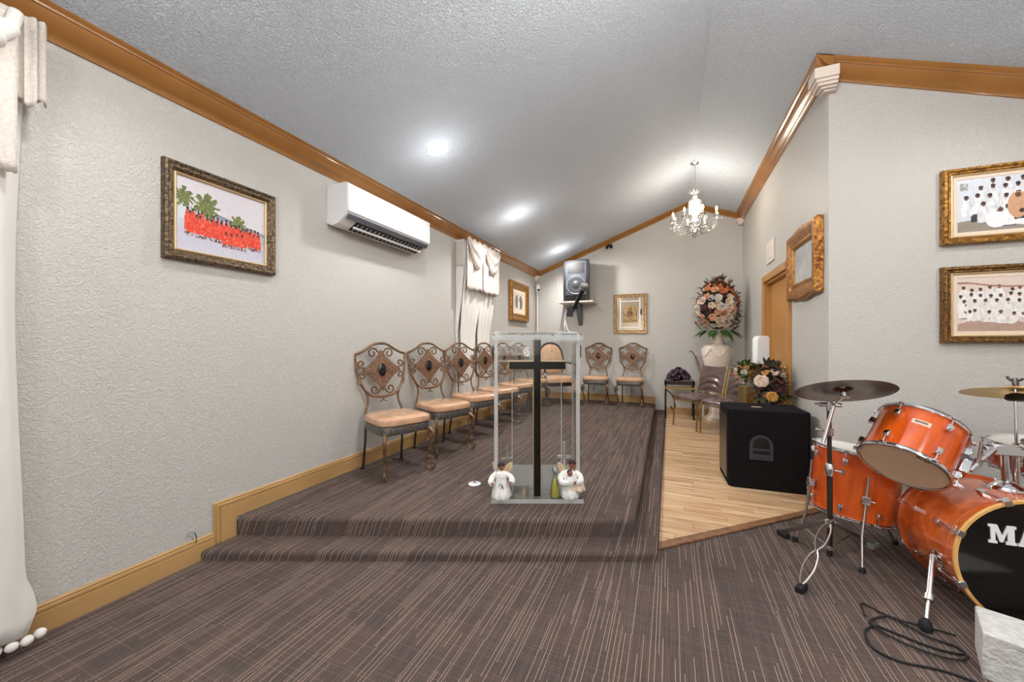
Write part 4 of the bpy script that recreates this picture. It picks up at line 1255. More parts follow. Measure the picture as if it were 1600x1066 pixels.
# ------------------------------------------------------------------ brown covered chairs with gold frames
def banquet():
    t = thing('covered_chair', '', 'chair')
    def back(u, v):
        x = -.225 + .45 * u; z = .50 + .365 * v
        sag = (u - .5) * 2
        fold = math.sin((v * 1.0 + .32 * sag * sag) * 24) * .010 * math.sin(PI * u) * math.sin(PI * min(1, v * 1.2 + .05))
        return (x, .215 + (z - .45) * .20 - .008 * math.sin(PI * v) + fold, z - .012 * math.sin(PI * u) * v)
    obj('back_cover', cloth(back, 30, 50), 'brown_satin', t, solid=.022, sharp=80, label='draped shiny brown back cover')
    rnd = random.Random(5)
    def top(u, v):
        a = (u - .5) * .46; b = (v - .5) * .45
        e = min(1, 6 * min(u, 1 - u)) * min(1, 6 * min(v, 1 - v))
        return (a, b, .432 + .045 * e ** .5 + .005 * math.sin(u * 22 + v * 9) * e + .004 * math.sin(v * 31 - u * 8) * e)
    obj('seat_cushion', cloth(top, 40, 40), 'brown_satin', t, sharp=80).parent = t
    obj('seat_skirt', MB().loft(seat_loops(.44, .46, .45, [(.0, .405), (.0, .425), (.01, .44), (.03, .45)])), 'brown_satin', t)
    for sx in (-1, 1):
        obj('front_leg', MB().tube([(sx * .225, -.205, .43), (sx * .225, -.225, .01)], .011, 8).lathe([(.014, 0), (.014, .02)], 8, TR((sx * .225, -.225, 0))), 'gold_metal', t)
        obj('back_post', MB().tube(smooth_pts([(sx * .232, .26, .0), (sx * .232, .18, .30), (sx * .232, .20, .46), (sx * .232, .30, .865)], 4), .011, 8), 'gold_metal', t)
    obj('side_rails', MB().tube([(-.225, -.21, .385), (-.23, .185, .385), (.23, .185, .385), (.225, -.21, .385)], .010, 8, closed=True), 'gold_metal', t)
    g = MB()
    for sx in (-1, 1):
        for k in range(9): g.tube([(sx * .222, .208 + (.04 + k * .04) * .2, .50 + k * .04), (sx * .245, .20 + (.04 + k * .04) * .2, .505 + k * .04), (sx * .232, .225 + (.04 + k * .04) * .2, .51 + k * .04)], .0045, 5)
    obj('lacing', g, 'frame_lip', t, label='cream lacing along the back posts')
    return t


bc = banquet(); bc.location = (.365, 6.045, .004); bc.rotation_euler = (0, 0, R(-51)); bc['group'] = 'brown covered chairs by the back wall'
bc['label'] = 'gold-framed chair with shiny brown cover, left one of the pair beside the small black table'
dup(bc, (.69, 5.645, .004), R(-51), 'gold-framed chair with shiny brown cover, right one of the pair, just behind the subwoofer', 'brown covered chairs by the back wall')

# ------------------------------------------------------------------ side table and things by the back wall
t = thing('side_table', 'small dark side table with a glass top and thin legs against the back wall', 'table', (.14, 6.76, .004), 0)
obj('top_frame', MB().b2((-.22, -.17, .535), (.22, -.14, .60)).b2((-.22, .14, .535), (.22, .17, .60)).b2((-.22, -.17, .535), (-.19, .17, .60)).b2((.19, -.17, .535), (.22, .17, .60)), 'dark_wood', t, bevel=.004)
obj('top_panel', MB().b2((-.19, -.14, .575), (.19, .14, .592)), 'black_gloss', t)
obj('lower_rail', MB().b2((-.215, -.165, .47), (.215, -.15, .50)).b2((-.21, -.16, .465), (.21, .16, .472)), 'gold_metal', t, label='brass-coloured shelf edge')
for sx in (-1, 1):
    for sy in (-1, 1):
        obj('leg', MB().tube(smooth_pts([(sx * .20, sy * .15, .54), (sx * .205, sy * .155, .3), (sx * .205, sy * .155, .04), (sx * .21, sy * .16, .0)], 4), .012, 8).lathe([(.022, 0), (.018, .02), (.01, .03)], 8, TR((sx * .21, sy * .16, 0))), 'black', t)
obj('scroll_brace', MB().tube(smooth_pts([(-.19, -.155, .45), (-.10, -.155, .36), (-.06, -.155, .20), (-.10, -.155, .14), (-.13, -.155, .2)], 5), .008, 6), 'black', t)

def petal_bloom(name, r, m, layers=3, seed=0):
    rnd = random.Random(seed); g = MB()
    for L in range(layers):
        n = 5 + L; rr = r * (.45 + .55 * L / max(1, layers - 1)); up = .95 - .30 * L
        for i in range(n):
            a = 2 * PI * i / n + L * .6 + rnd.uniform(-.1, .1)
            c, s_ = math.cos(a), math.sin(a); w_ = rr * .75
            def fn(u, v):
                rad = rr * (.10 + .90 * v); wd = w_ * math.sin(PI * (.15 + .75 * v)) * (u - .5) * 1.5
                z = rr * up * (v ** 1.6) + .12 * rr * math.cos((u - .5) * PI) - (.25 * rr * max(0, v - .75) * 2)
                return (rad * c - wd * s_, rad * s_ + wd * c, z)
            g.grid(fn, 3, 4)
    g.sph((0, 0, r * .12), r * .2, 6, 4)
    me_ob = obj(name, g, m, sharp=80)
    return me_ob


def leaf_mb(g, p, d, L, w_):
    d = Vector(d).normalized(); side = d.cross(Vector((0, 0, 1)))
    if side.length < .1: side = Vector((1, 0, 0))
    side.normalize(); up = side.cross(d); p = Vector(p)
    pts = []
    for k in range(5):
        f = k / 4; c = p + d * L * f - Vector((0, 0, 1)) * L * .25 * f * f; hw = w_ * math.sin(PI * min(.97, f + .08)) / 2
        pts.append((c - side * hw, c + up * hw * -.25, c + side * hw))
    vs = [tuple(q) for row_ in pts for q in row_]
    fs = []
    for k in range(4):
        for j in (0, 1): fs.append((k * 3 + j, k * 3 + j + 1, (k + 1) * 3 + j + 1, (k + 1) * 3 + j))
    g.add(vs, fs)


def bouquet(t, centre, rx_, ry_, rz_, nb, cols, br, seed, leaves=70, leafm='leaf_dark', front=True, egg=0, rimleaf=0):
    rnd = random.Random(seed); C = Vector(centre)
    protos = {}
    g = MB()
    for i in range(leaves * 2):
        a = rnd.uniform(0, 2 * PI); b = rnd.uniform(-.7, 1.5); d = Vector((math.cos(a) * math.cos(b), math.sin(a) * math.cos(b), math.sin(b)))
        p = C + Vector((d.x * rx_, d.y * ry_, d.z * rz_)) * rnd.uniform(.55, .95)
        leaf_mb(g, p, d + Vector((rnd.uniform(-.5, .5), rnd.uniform(-.5, .5), rnd.uniform(-.3, .5))), rnd.uniform(.07, .13), rnd.uniform(.03, .05))
    g.sph(tuple(C), 1, 16, 10, m=Matrix.Translation(C) @ Matrix.Diagonal((rx_ * .74, ry_ * .74, rz_ * .78, 1)) @ Matrix.Translation(-C))
    o = obj('foliage', g, leafm, t, sharp=80); o['kind'] = 'stuff'
    if rimleaf:
        g = MB()
        for i in range(rimleaf):
            a = PI + PI * (i + .5) / rimleaf * 1.0 + rnd.uniform(-.1, .1)
            p = C + Vector((math.cos(a) * rx_ * .6, math.sin(a) * ry_ * .6, -rz_ * .80))
            leaf_mb(g, p, (math.cos(a), math.sin(a) * .8, -.45 + rnd.uniform(-.3, .1)), rnd.uniform(.16, .21), .10)
        obj('broad_leaves', g, 'leaf', t, sharp=80, label='broad green leaves around the base')
    g = MB()
    for i in range(26):
        a = rnd.uniform(0, 2 * PI); b = rnd.uniform(.1, 1.4); d = Vector((math.cos(a) * math.cos(b), math.sin(a) * math.cos(b), math.sin(b)))
        p0 = C + Vector((d.x * rx_, d.y * ry_, d.z * rz_)) * .7; p1 = C + Vector((d.x * rx_, d.y * ry_, d.z * rz_)) * rnd.uniform(.95, 1.06)
        g.tube([tuple(p0), tuple((p0 + p1) / 2 + Vector((.01, 0, .01))), tuple(p1)], .003, 4)
        for q in range(3): g.sph(tuple(p1 - (p1 - p0) * q * .12), .008, 5, 4)
    o = obj('berry_sprigs', g, 'twig', t); o['kind'] = 'stuff'
    # fibonacci-like spread of blooms over the visible shell
    pts = []
    i = 0
    while len(pts) < nb and i < 4000:
        i += 1
        a = rnd.uniform(0, 2 * PI); zz = rnd.uniform(-.80, 1)
        rr = math.sqrt(max(0, 1 - zz * zz)); d = Vector((rr * math.cos(a), rr * math.sin(a), zz))
        if front and d.y > .15: continue
        if d.z < 0 and d.y > .2: continue
        k = 1 - egg * zz
        p = C + Vector((d.x * rx_ * k, d.y * ry_ * k, d.z * rz_)) * .86
        if all((p - q).length > br * 1.28 for q, _ in pts): pts.append((p, d))
    for k, (p, d) in enumerate(pts):
        p = C + (p - C) * rnd.uniform(.90, 1.10)
        cname = cols(d, rnd)
        if cname not in protos:
            o = petal_bloom('bloom', br, 'bloom_' + cname, 3, seed + len(protos)); protos[cname] = o
        else:
            o = protos[cname].copy(); col.objects.link(o)
        o.parent = t
        o.location = p
        o.rotation_mode = 'QUATERNION'; o.rotation_quaternion = Vector((0, 0, 1)).rotation_difference(d.normalized())
        s_ = rnd.uniform(.75, 1.25); o.scale = (s_, s_, s_)


# tall white urn with its big arrangement
URN = (.672, 6.70, .004)
t = thing('floor_urn', 'tall white garlanded urn standing in the back right corner', 'vase', URN)
obj('pedestal', MB().lathe([(.17, 0), (.17, .05), (.13, .08), (.11, .12), (.105, .45), (.12, .50), (.15, .54), (.15, .57)], 28), 'urn_white', t)
obj('body', MB().lathe([(.09, .57), (.10, .60), (.08, .63), (.12, .70), (.175, .85), (.205, 1.00), (.205, 1.10), (.18, 1.155), (.10, 1.175), (.075, 1.19), (.085, 1.20), (.078, 1.23), (.10, 1.30), (.13, 1.335), (.11, 1.34)], 36), 'urn_white', t)
g = MB()
for k in range(6):
    a0 = 2 * PI * k / 6; pts = []
    for i in range(11):
        f = i / 10; a = a0 + f * 2 * PI / 6; z = 1.10 - .10 * math.sin(PI * f); r = .210 if z > 1.0 else .207
        pts.append((r * math.cos(a), r * math.sin(a), z))
    g.tube(pts, .008, 6); g.sph((.21 * math.cos(a0), .21 * math.sin(a0), 1.10), .016, 8, 6)
obj('garland', g, 'urn_white', t)
t = thing('flower_arrangement', 'large rust, peach and cream flower arrangement filling the tall white urn', 'flowers', (URN[0], URN[1], 1.325))
def colsA(d, r):
    q = d.z + .25 * d.x + r.uniform(-.3, .3)
    if q > .45: return r.choice(['rust', 'orange', 'rust', 'orange'])
    if d.x > .45 and r.random() < .6: return r.choice(['rust', 'mauve', 'peach'])
    return r.choice(['cream', 'peach', 'cream', 'cream', 'pale', 'burgundy', 'peach'])
bouquet(t, (0, -.06, .44), .32, .26, .46, 90, colsA, .058, 11, 150, 'leaf_dark', egg=.22, rimleaf=10)

t = thing('glass_vase', 'clear glass vase of curled twigs standing behind the brown covered chairs', 'vase', (.49, 6.82, .004))
obj('glass', MB().lathe([(.07, .55), (.05, .60), (.045, .70), (.10, .86), (.12, .97), (.115, .99)], 20, cap=False), 'clear_glass', t)
obj('stand', MB().lathe([(.11, 0), (.11, .02), (.02, .04), (.02, .52), (.09, .54), (.09, .55)], 18), 'urn_white', t)
g = MB(); rnd = random.Random(2)
for k in range(6):
    a = rnd.uniform(-.16, .16)
    g.tube(smooth_pts([(0, 0, .60), (a * .4, 0, .85), (a, .0, 1.02), (a + .035 * (1 if a > 0 else -1), 0, 1.07), (a + .06 * (1 if a > 0 else -1), 0, 1.045)], 4), .0045, 5)
obj('twigs', g, 'twig', t)

t = thing('flower_bowl', 'low mound of dark plum dried flowers on the small side table', 'flowers', (.13, 6.74, .606))
g = MB(); rnd = random.Random(8)
for k in range(90):
    a = rnd.uniform(0, 2 * PI); b = rnd.uniform(0, 1.4); r = .17
    g.sph((r * .95 * math.cos(a) * math.cos(b), .8 * r * math.sin(a) * math.cos(b), .015 + r * .85 * math.sin(b)), rnd.uniform(.018, .034), 7, 5)
o = obj('blossoms', g, 'plum', t)
g = MB()
for k in range(50):
    a = rnd.uniform(0, 2 * PI); b = rnd.uniform(0, 1.5); d = Vector((math.cos(a) * math.cos(b), math.sin(a) * math.cos(b), math.sin(b)))
    leaf_mb(g, d * .13 + Vector((0, 0, .03)), d, .075, .03)
obj('leaves', g, 'black', t, sharp=80)
obj('bowl', MB().lathe([(.06, 0), (.10, .02), (.13, .04), (.12, .045), (.05, .02)], 18), 'black_gloss', t)

# lower arrangement between the subwoofer and the right wall
t = thing('flower_arrangement', 'cream and gold flower arrangement with dark foliage between the subwoofer and the right wall', 'flowers', (.895, 4.36, .004))
obj('planter', MB().lathe([(.10, 0), (.11, .02), (.10, .3), (.13, .50), (.13, .53)], 20), 'dark_wood', t)
def colsB(d, r):
    return r.choice(['cream', 'gold', 'pale', 'rust', 'cream', 'peach', 'burgundy'])
bouquet(t, (.0, 0, .77), .125, .15, .24, 24, colsB, .042, 21, 110, 'leaf_dark')
o = obj('rose', MB(), 'bloom_cream', t) if False else None
big = petal_bloom('rose', .062, 'bloom_cream', 4, 5); big.parent = t; big.location = (-.10, -.13, .84)
big.rotation_mode = 'QUATERNION'; big.rotation_quaternion = Vector((0, 0, 1)).rotation_difference(Vector((-.3, -1, .35)).normalized()); big['label'] = 'large cream rose'
big2 = petal_bloom('rose', .05, 'bloom_gold', 4, 6); big2.parent = t; big2.location = (-.02, -.17, .70)
big2.rotation_mode = 'QUATERNION'; big2.rotation_quaternion = Vector((0, 0, 1)).rotation_difference(Vector((0, -1, .2)).normalized()); big2['label'] = 'golden rose'
t = thing('flower_arrangement', 'small peach and cream flower arrangement behind the sanitizer stand', 'flowers', (.82, 5.12, .004))
obj('planter', MB().lathe([(.07, 0), (.08, .02), (.06, .4), (.09, .66), (.09, .70)], 18), 'gold_metal', t)
def colsC(d, r): return r.choice(['peach', 'cream', 'gold', 'cream', 'pale'])
bouquet(t, (0, 0, .85), .14, .12, .11, 16, colsC, .042, 31, 50, 'leaf')

# hand sanitizer on a stand
t = thing('sanitizer_dispenser', 'white wall-type hand sanitizer dispenser on a black pole stand near the door', 'dispenser', (.86, 4.72, .004), TH - .12)
obj('foot_plate', MB().b2((-.13, -.11, 0), (.13, .14, .012)), 'black', t, bevel=.004)
obj('pole', MB().b2((.01, .0, .012), (.07, .03, 1.16)), 'black', t)
obj('housing', MB().loft([[(x, y, z) for x, z in [(-.062, .985), (.066, .965), (.066, 1.25), (.05, 1.27), (-.04, 1.27), (-.062, 1.24)]] for y in (-.10, -.002)]), 'white_plastic', t, bevel=.012)
obj('indicator', MB().b2((.045, -.104, 1.03), (.060, -.099, 1.05)).b2((.036, -.103, .99), (.063, -.098, 1.005)), 'ink', t)
obj('drip_tray', MB().b2((-.06, -.10, .87), (.07, -.0, .885)), 'black', t)

# ------------------------------------------------------------------ drum kit
def ring(g, C, r, w_, h_, n=64):
    """flat hoop: at matrix C"""
    g.lathe([(r, 0), (r + w_, 0), (r + w_, h_), (r, h_), (r, 0)], n, C, cap=False)


# bass drum, axis along +y from front head
t = thing('bass_drum', 'orange wooden bass drum with a black front head lettered in white', 'drum', (1.400, 2.243, .283), 0)
t.rotation_euler = (R(-3), 0, R(1))
axm = AX((0, 0, 0), (0, 1, 0))
g = MB().lathe([(.268, .03), (.268, .40), (.262, .40), (.262, .03)], 72, axm, cap=False)
obj('shell', g, 'bass_shell', t)
obj('front_head', MB().lathe([(.001, .004), (.262, .004), (.262, .012), (.001, .012)], 72, axm, cap=False), 'black_gloss', t, label='glossy black front head')
g = MB(); ring(g, axm @ Matrix.Translation((0, 0, -.004)), .265, .013, .014); obj('front_hoop', g, 'hoop_wood', t, label='natural wood front hoop', bevel=.003)
g = MB(); ring(g, axm @ Matrix.Translation((0, 0, .010)), .2655, .0125, .032); obj('front_hoop_outer', g, 'bass_shell', t)
g = MB(); ring(g, axm @ Matrix.Translation((0, 0, .058)), .2665, .002, .003); obj('shell_line', g, 'frame_lip', t)
g = MB(); ring(g, axm @ Matrix.Translation((0, 0, .40)), .264, .016, .040); obj('batter_hoop', g, 'bass_shell', t, bevel=.003)
g = MB(); ring(g, axm @ Matrix.Translation((0, 0, .412)), .280, .002, .014); obj('hoop_inlay', g, 'dull_chrome', t)
obj('batter_head', MB().lathe([(.001, .425), (.262, .425), (.262, .432), (.001, .432)], 64, axm, cap=False), 'white_head', t)
# hand drawn slab-serif letters (unit height 1)
def M_():
    return [(0, 0), (.36, 0), (.36, .14), (.29, .16), (.29, .70), (.47, .10), (.60, .10), (.80, .70), (.80, .16), (.72, .14), (.72, 0), (1.16, 0), (1.16, .14), (1.08, .16), (1.08, .84), (1.16, .86), (1.16, 1), (.80, 1), (.58, .42), (.38, 1), (0, 1), (0, .86), (.10, .84), (.10, .16), (0, .14)]
def A_(): return [(0, 0), (.36, 0), (.36, .14), (.30, .16), (.34, .28), (.64, .28), (.68, .16), (.60, .14), (.60, 0), (1.06, 0), (1.06, .14), (.98, .16), (.66, 1), (.34, 1), (.08, .16), (0, .14)]
def P_(): return [(0, 0), (.42, 0), (.42, .14), (.34, .16), (.34, .38), (.62, .38), (.82, .50), (.86, .69), (.82, .88), (.62, 1), (0, 1), (0, .86), (.08, .84), (.08, .16), (0, .14)]
def E_(): return [(0, 0), (.86, 0), (.86, .28), (.74, .28), (.70, .14), (.34, .14), (.34, .44), (.52, .44), (.54, .34), (.64, .34), (.64, .66), (.54, .66), (.52, .56), (.34, .56), (.34, .86), (.68, .86), (.72, .74), (.84, .74), (.84, 1), (0, 1), (0, .86), (.08, .84), (.08, .16), (0, .14)]
def X_(): return [(0, 0), (.34, 0), (.34, .14), (.28, .16), (.47, .40), (.64, .16), (.56, .14), (.56, 0), (1.02, 0), (1.02, .14), (.94, .16), (.66, .53), (.90, .84), (.98, .86), (.98, 1), (.64, 1), (.64, .86), (.68, .84), (.53, .64), (.38, .84), (.44, .86), (.44, 1), (.02, 1), (.02, .86), (.10, .84), (.36, .50), (.08, .16), (0, .14)]
H_ = .077; xo = -.166
for fn, adv in ((M_, 1.22), (A_, 1.10), (P_, .94), (E_, .94), (X_, 1.0)):
    g = MB().prism([(xo + x * H_ * .94, .083 + z * H_) for x, z in fn()], -.0012, .0035, 'y')
    obj('letter', g, 'white_plastic', t); xo += adv * H_ * .94
obj('letter_counter', MB().prism([(-.166 + (1.22 + x) * H_ * .94, .083 + z * H_) for x, z in ((.40, .40), (.60, .40), (.50, .70))], -.0018, .0, 'y').prism([(-.166 + (2.32 + x) * H_ * .94, .083 + z * H_) for x, z in ((.34, .52), (.56, .52), (.60, .69), (.56, .86), (.34, .86))], -.0018, .0, 'y'), 'black_gloss', t)
# lugs, claws and tension rods
for k in range(8):
    a = R(22.5 + 45 * k); c, s_ = math.cos(a), math.sin(a)
    f = MB()
    f.b2((-.010, -.02, .0), (.010, .05, .014), Matrix.Rotation(0, 4, 'Y'))
    rot = Matrix.Rotation(-(a - PI / 2), 4, 'Y')
    g = MB().b2((-.013, -.010, .262), (.013, .020, .286), rot).cyl(rot @ Vector((0, .01, .284)), rot @ Vector((0, .13, .284)), .004, n=8).b2((-.011, .115, .266), (.011, .150, .290), rot).b2((-.022, .015, .280), (.022, .025, .287), rot)
    obj('claw', g, 'chrome', t, bevel=.002)
    g = MB().b2((-.013, .405, .265), (.013, .445, .287), rot).cyl(rot @ Vector((0, .30, .284)), rot @ Vector((0, .42, .284)), .004, n=8).b2((-.011, .285, .266), (.011, .315, .290), rot)
    obj('claw', g, 'chrome', t, bevel=.002)


def wpos(o): return o.matrix_world


# spurs: children of the bass drum, in its local frame (origin at head centre, z up .283)
for sx in (-1, 1):
    ms = Vector((sx * .262, .135, -.060)); ft = Vector((sx * .415, -.085, -.272))
    g = MB().lathe([(.036, 0), (.038, .008), (.022, .016), (.018, .028)], 20, AX((sx * .258, .135, -.058), (sx * 1, 0, -.22)))
    sp_ = obj('spur_bracket', g, 'chrome', t)
    st0 = Vector((sx * .292, .11, -.062)); mid = st0 + (ft - st0) * .58
    obj('spur', MB().cyl(st0 + (st0 - ft) * .06, mid, .0115).cyl(mid, ft, .0075).cyl(mid - (ft - st0) * .03, mid + (ft - st0) * .05, .017).cyl(mid, mid + Vector((sx * .03, -.01, .0)), .004), 'dull_chrome', sp_)
    obj('rubber_foot', MB().lathe([(.021, -.012), (.024, 0), (.019, .022), (.010, .034)], 14, TR(ft)), 'rubber', sp_)
# tom holder on the shell
HB = Vector((.02, .21, .268))
g = MB().lathe([(.062, -.014), (.060, 0), (.050, .012), (.030, .030), (.022, .034)], 20, TR(HB)).b2((-.07, -.035, -.012), (.07, .035, -.002), TR(HB))
hb = obj('tom_holder_base', g, 'chrome', t)
obj('tom_holder_post', MB().cyl(HB + Vector((0, 0, .02)), HB + Vector((0, 0, .185)), .016), 'chrome', hb)
obj('tom_holder_head', MB().b2((-.05, -.025, .150), (.05, .025, .195), TR(HB)).cyl(HB + Vector((-.07, 0, .17)), HB + Vector((.10, 0, .17)), .017), 'chrome', hb, bevel=.004)

# rack tom
AXD = Vector((.509, .492, .707)).normalized()
def drum(name, label, base_pt, axis, r, depth, m, nl, bottom='drum_head', top='white_head', a0=0, rot=None, vis=True, hoop='chrome', hh=.018):
    t = thing(name, label, 'drum', base_pt)
    q = Vector((0, 0, 1)).rotation_difference(Vector(axis).normalized())
    t.rotation_mode = 'QUATERNION'; t.rotation_quaternion = q
    obj('shell', MB().lathe([(r - .006, .004), (r - .006, depth - .004), (r - .012, depth - .004), (r - .012, .004), (r - .006, .004)], 72, cap=False), m, t)
    obj('bottom_head', MB().lathe([(.001, .0), (r - .008, .0), (r - .008, .006), (.001, .006)], 60, cap=False), bottom, t, label='tan translucent bottom head')
    obj('top_head', MB().lathe([(.001, depth), (r - .008, depth), (r - .008, depth - .006), (.001, depth - .006)], 60, cap=False), top, t)
    for nm, z0 in (('bottom_hoop', -.008), ('top_hoop', depth - hh + .008)):
        g = MB().lathe([(r - .006, z0), (r + .003, z0), (r + .005, z0 + .004), (r + .001, z0 + .007), (r + .001, z0 + hh - .003), (r + .004, z0 + hh), (r - .005, z0 + hh)] + [(r - .006, z0)], 72, cap=False)
        obj(nm, g, hoop, t)
    for k in range(nl):
        a = a0 + 2 * PI * k / nl
        for nm, zz, s_ in (('lug', .055, -1), ('lug', depth - .055, 1)):
            m_ = Matrix.Rotation(a, 4, 'Z')
            g = MB().box((r + .004, 0, zz), (.020, .022, .034), m_).lathe([(.011, 0), (.011, .012)], 12, m_ @ AX((r + .006, 0, zz + .0), (1, 0, 0)))
            e = 0 if s_ < 0 else depth
            g.cyl(m_ @ Vector((r + .010, 0, zz)), m_ @ Vector((r + .010, 0, e)), .0035, n=6)
            g.box((r + .009, 0, e), (.018, .020, .010), m_)
            obj(nm, g, 'chrome', t, bevel=.002)
    return t


rt_ = drum('rack_tom', 'tilted orange tom drum mounted above the bass drum, tan lower head facing the camera', (1.029, 2.417, .611), AXD, .165, .244, 'orange_shell', 6, a0=R(38))
qi = rt_.rotation_quaternion.inverted()
# badge faces the camera
dirc = qi @ (Vector((0, 0, 1.2)) - Vector((1.029, 2.417, .70)))
ab = math.atan2(dirc.y, dirc.x) - R(2)
g = MB()
for i in range(8):
    f0, f1 = -.5 + i / 8, -.5 + (i + 1) / 8
    a0_, a1_ = ab + f0 * .40, ab + f1 * .40
    rr = .1602
    g.add([(rr * math.cos(a0_), rr * math.sin(a0_), .150), (rr * math.cos(a1_), rr * math.sin(a1_), .150), (rr * math.cos(a1_), rr * math.sin(a1_), .176), (rr * math.cos(a0_), rr * math.sin(a0_), .176)], [(0, 1, 2, 3)])
bd = obj('badge', g, 'badge', rt_, label='cream name badge')
mrot = Matrix.Rotation(ab, 4, 'Z') @ Matrix.Translation((.1612, 0, .164)) @ Matrix.Rotation(R(90), 4, 'Z') @ Matrix.Rotation(R(90), 4, 'X')
o = textmesh('badge_lettering', 'MAPEX', .014, 'ink', bd, (0, 0, 0), (0, 0, 0), .0004, .0003)
o.matrix_local = mrot
# mark on the lower head: near the camera-side edge
dl = Vector((dirc.x, dirc.y, 0)).normalized()
o = textmesh('head_lettering', 'MAPEX', .016, 'ink', rt_, (0, 0, 0), (0, 0, 0), .0003, .0003)
aa = math.atan2(dl.y, dl.x) + R(22)
o.matrix_local = Matrix.Rotation(aa, 4, 'Z') @ Matrix.Translation((.135, 0, -.0012)) @ Matrix.Rotation(R(-90), 4, 'Z') @ Matrix.Rotation(PI, 4, 'Y') @ Matrix.Rotation(R(0), 4, 'Z')
# mounting bracket and arm, reaching the holder on the bass drum
HW = Vector((1.42, 2.453, .715))      # about the holder head in world space
side = qi @ (HW - Vector((1.029, 2.417, .611)))
sa = math.atan2(side.y, side.x)
br_l = Vector((.178 * math.cos(sa), .178 * math.sin(sa), .115))
g = MB().box((0, 0, 0), (.035, .06, .07), Matrix.Translation(br_l) @ Matrix.Rotation(sa, 4, 'Z'))
mb_ = obj('mount_bracket', g, 'chrome', rt_, bevel=.006)
e_l = side + Vector((-.04 * math.cos(sa), -.04 * math.sin(sa), 0))
st_l = br_l + Vector((.02 * math.cos(sa), .02 * math.sin(sa), 0))
obj('mount_arm', MB().cyl(st_l, e_l, .010).cyl(st_l + (e_l - st_l) * .55, st_l + (e_l - st_l) * .85, .013), 'chrome', mb_)
upl = (qi @ Vector((.12, 0, 1))).normalized()
obj('wing_rod', MB().cyl(st_l + (e_l - st_l) * .30, st_l + (e_l - st_l) * .30 + upl * .10, .0055).cyl(st_l + (e_l - st_l) * .30 - upl * .01, st_l + (e_l - st_l) * .30 + upl * .02, .013), 'dull_chrome', mb_)

# floor tom with three legs
FB = Vector((.985, 2.845, .215)); FAX = Vector((.10, .03, .994)).normalized()
ft_ = drum('floor_tom', 'large orange floor tom on three legs behind the cymbal stand', FB, FAX, .203, .365, 'orange_shell', 8, a0=R(12))
qf = ft_.rotation_quaternion.inverted()
for (fx, fy) in ((.70, 2.80), (.93, 2.55), (1.24, 2.98)):
    f_w = Vector((fx, fy, .0)); dloc = qf @ (f_w - FB); a = math.atan2(dloc.y, dloc.x)
    rr = .225
    A_l = Vector((rr * math.cos(a), rr * math.sin(a), .26)); B_l = Vector((rr * math.cos(a), rr * math.sin(a), -.06))
    foot = qf @ (f_w + Vector((0, 0, .012)) - FB)
    lg = obj('leg', MB().tube([tuple(A_l), tuple(B_l), tuple(B_l + (foot - B_l) * .35), tuple(foot)], .0065, 8), 'dull_chrome', ft_)
    obj('leg_bracket', MB().box((rr - .008, 0, .13), (.034, .036, .045), Matrix.Rotation(a, 4, 'Z')).cyl((rr * math.cos(a), rr * math.sin(a), .13), ((rr) * math.cos(a) - .04 * math.sin(a), rr * math.sin(a) + .04 * math.cos(a), .13), .005), 'chrome', lg, bevel=.003)
    obj('rubber_foot', MB().lathe([(.015, -.012), (.015, .008), (.009, .016)], 12, Matrix.Translation(foot) @ qf.to_matrix().to_4x4()), 'rubber', lg)

# cymbal stand with the dark cymbal
SP = Vector((.80, 2.575, 0))
t = thing('cymbal_stand', 'chrome boom cymbal stand with hairpin legs in front of the floor tom', 'cymbal stand', SP)
obj('lower_tube', MB().cyl((0, 0, .05), (0, 0, .50), .0135), 'steel_dark', t)
obj('upper_tube', MB().cyl((0, 0, .50), (-.003, 0, .855), .0105), 'steel_dark', t)
g = MB().lathe([(.020, .485), (.022, .50), (.022, .54), (.016, .55)], 14).cyl((0, 0, .515), (.05, -.01, .51), .006).box((.055, -.012, .51), (.012, .008, .03))
obj('height_clamp', g, 'chrome', t)
g = MB().lathe([(.018, .205), (.020, .215), (.020, .245), (.014, .25)], 14).cyl((-.0, 0, .085), (0, 0, .105), .019)
obj('leg_collar', g, 'chrome', t)
CC = Vector((.823, 2.468, .957)) - SP
cax = Vector((math.sin(.385) * math.cos(1.627), math.sin(.385) * math.sin(1.627), math.cos(.385)))
tilt_p = Vector((0, 0, .865))
b0 = CC - cax * .02
bd_ = (CC - cax * .035 - tilt_p)
obj('tilter', MB().cyl(tilt_p - Vector((.045, 0, .0)), tilt_p + Vector((.05, 0, 0)), .012).cyl(tilt_p + Vector((.0, .0, -.03)), tilt_p + Vector((0, 0, .02)), .015).box((-.05, 0, .868), (.03, .02, .008)), 'chrome', t)
obj('boom_arm', MB().cyl(tilt_p - Vector((.040, .035, .20)), tilt_p + Vector((.014, -.01, .0)), .0095).cyl(tilt_p + Vector((.014, -.01, 0)), CC - cax * .03, .006), 'chrome', t)
g = MB().cyl(CC - cax * .04, CC + cax * .05, .0045).lathe([(.014, -.03), (.016, -.012), (.012, -.006)], 12, AX(CC, cax)).lathe([(.010, .016), (.010, .03), (.004, .034)], 10, AX(CC, cax)).sph(CC - cax * .035 + Vector((.014, 0, 0)), .009, 8, 6).sph(CC - cax * .035 - Vector((.014, 0, 0)), .009, 8, 6)
obj('wing_nut', g, 'dull_chrome', t)
obj('side_lever', MB().cyl((-.0, 0, .72), (-.055, -.01, .73), .005).sph((-.058, -.01, .731), .010, 8, 6).cyl((0, 0, .70), (0, 0, .74), .017), 'chrome', t)
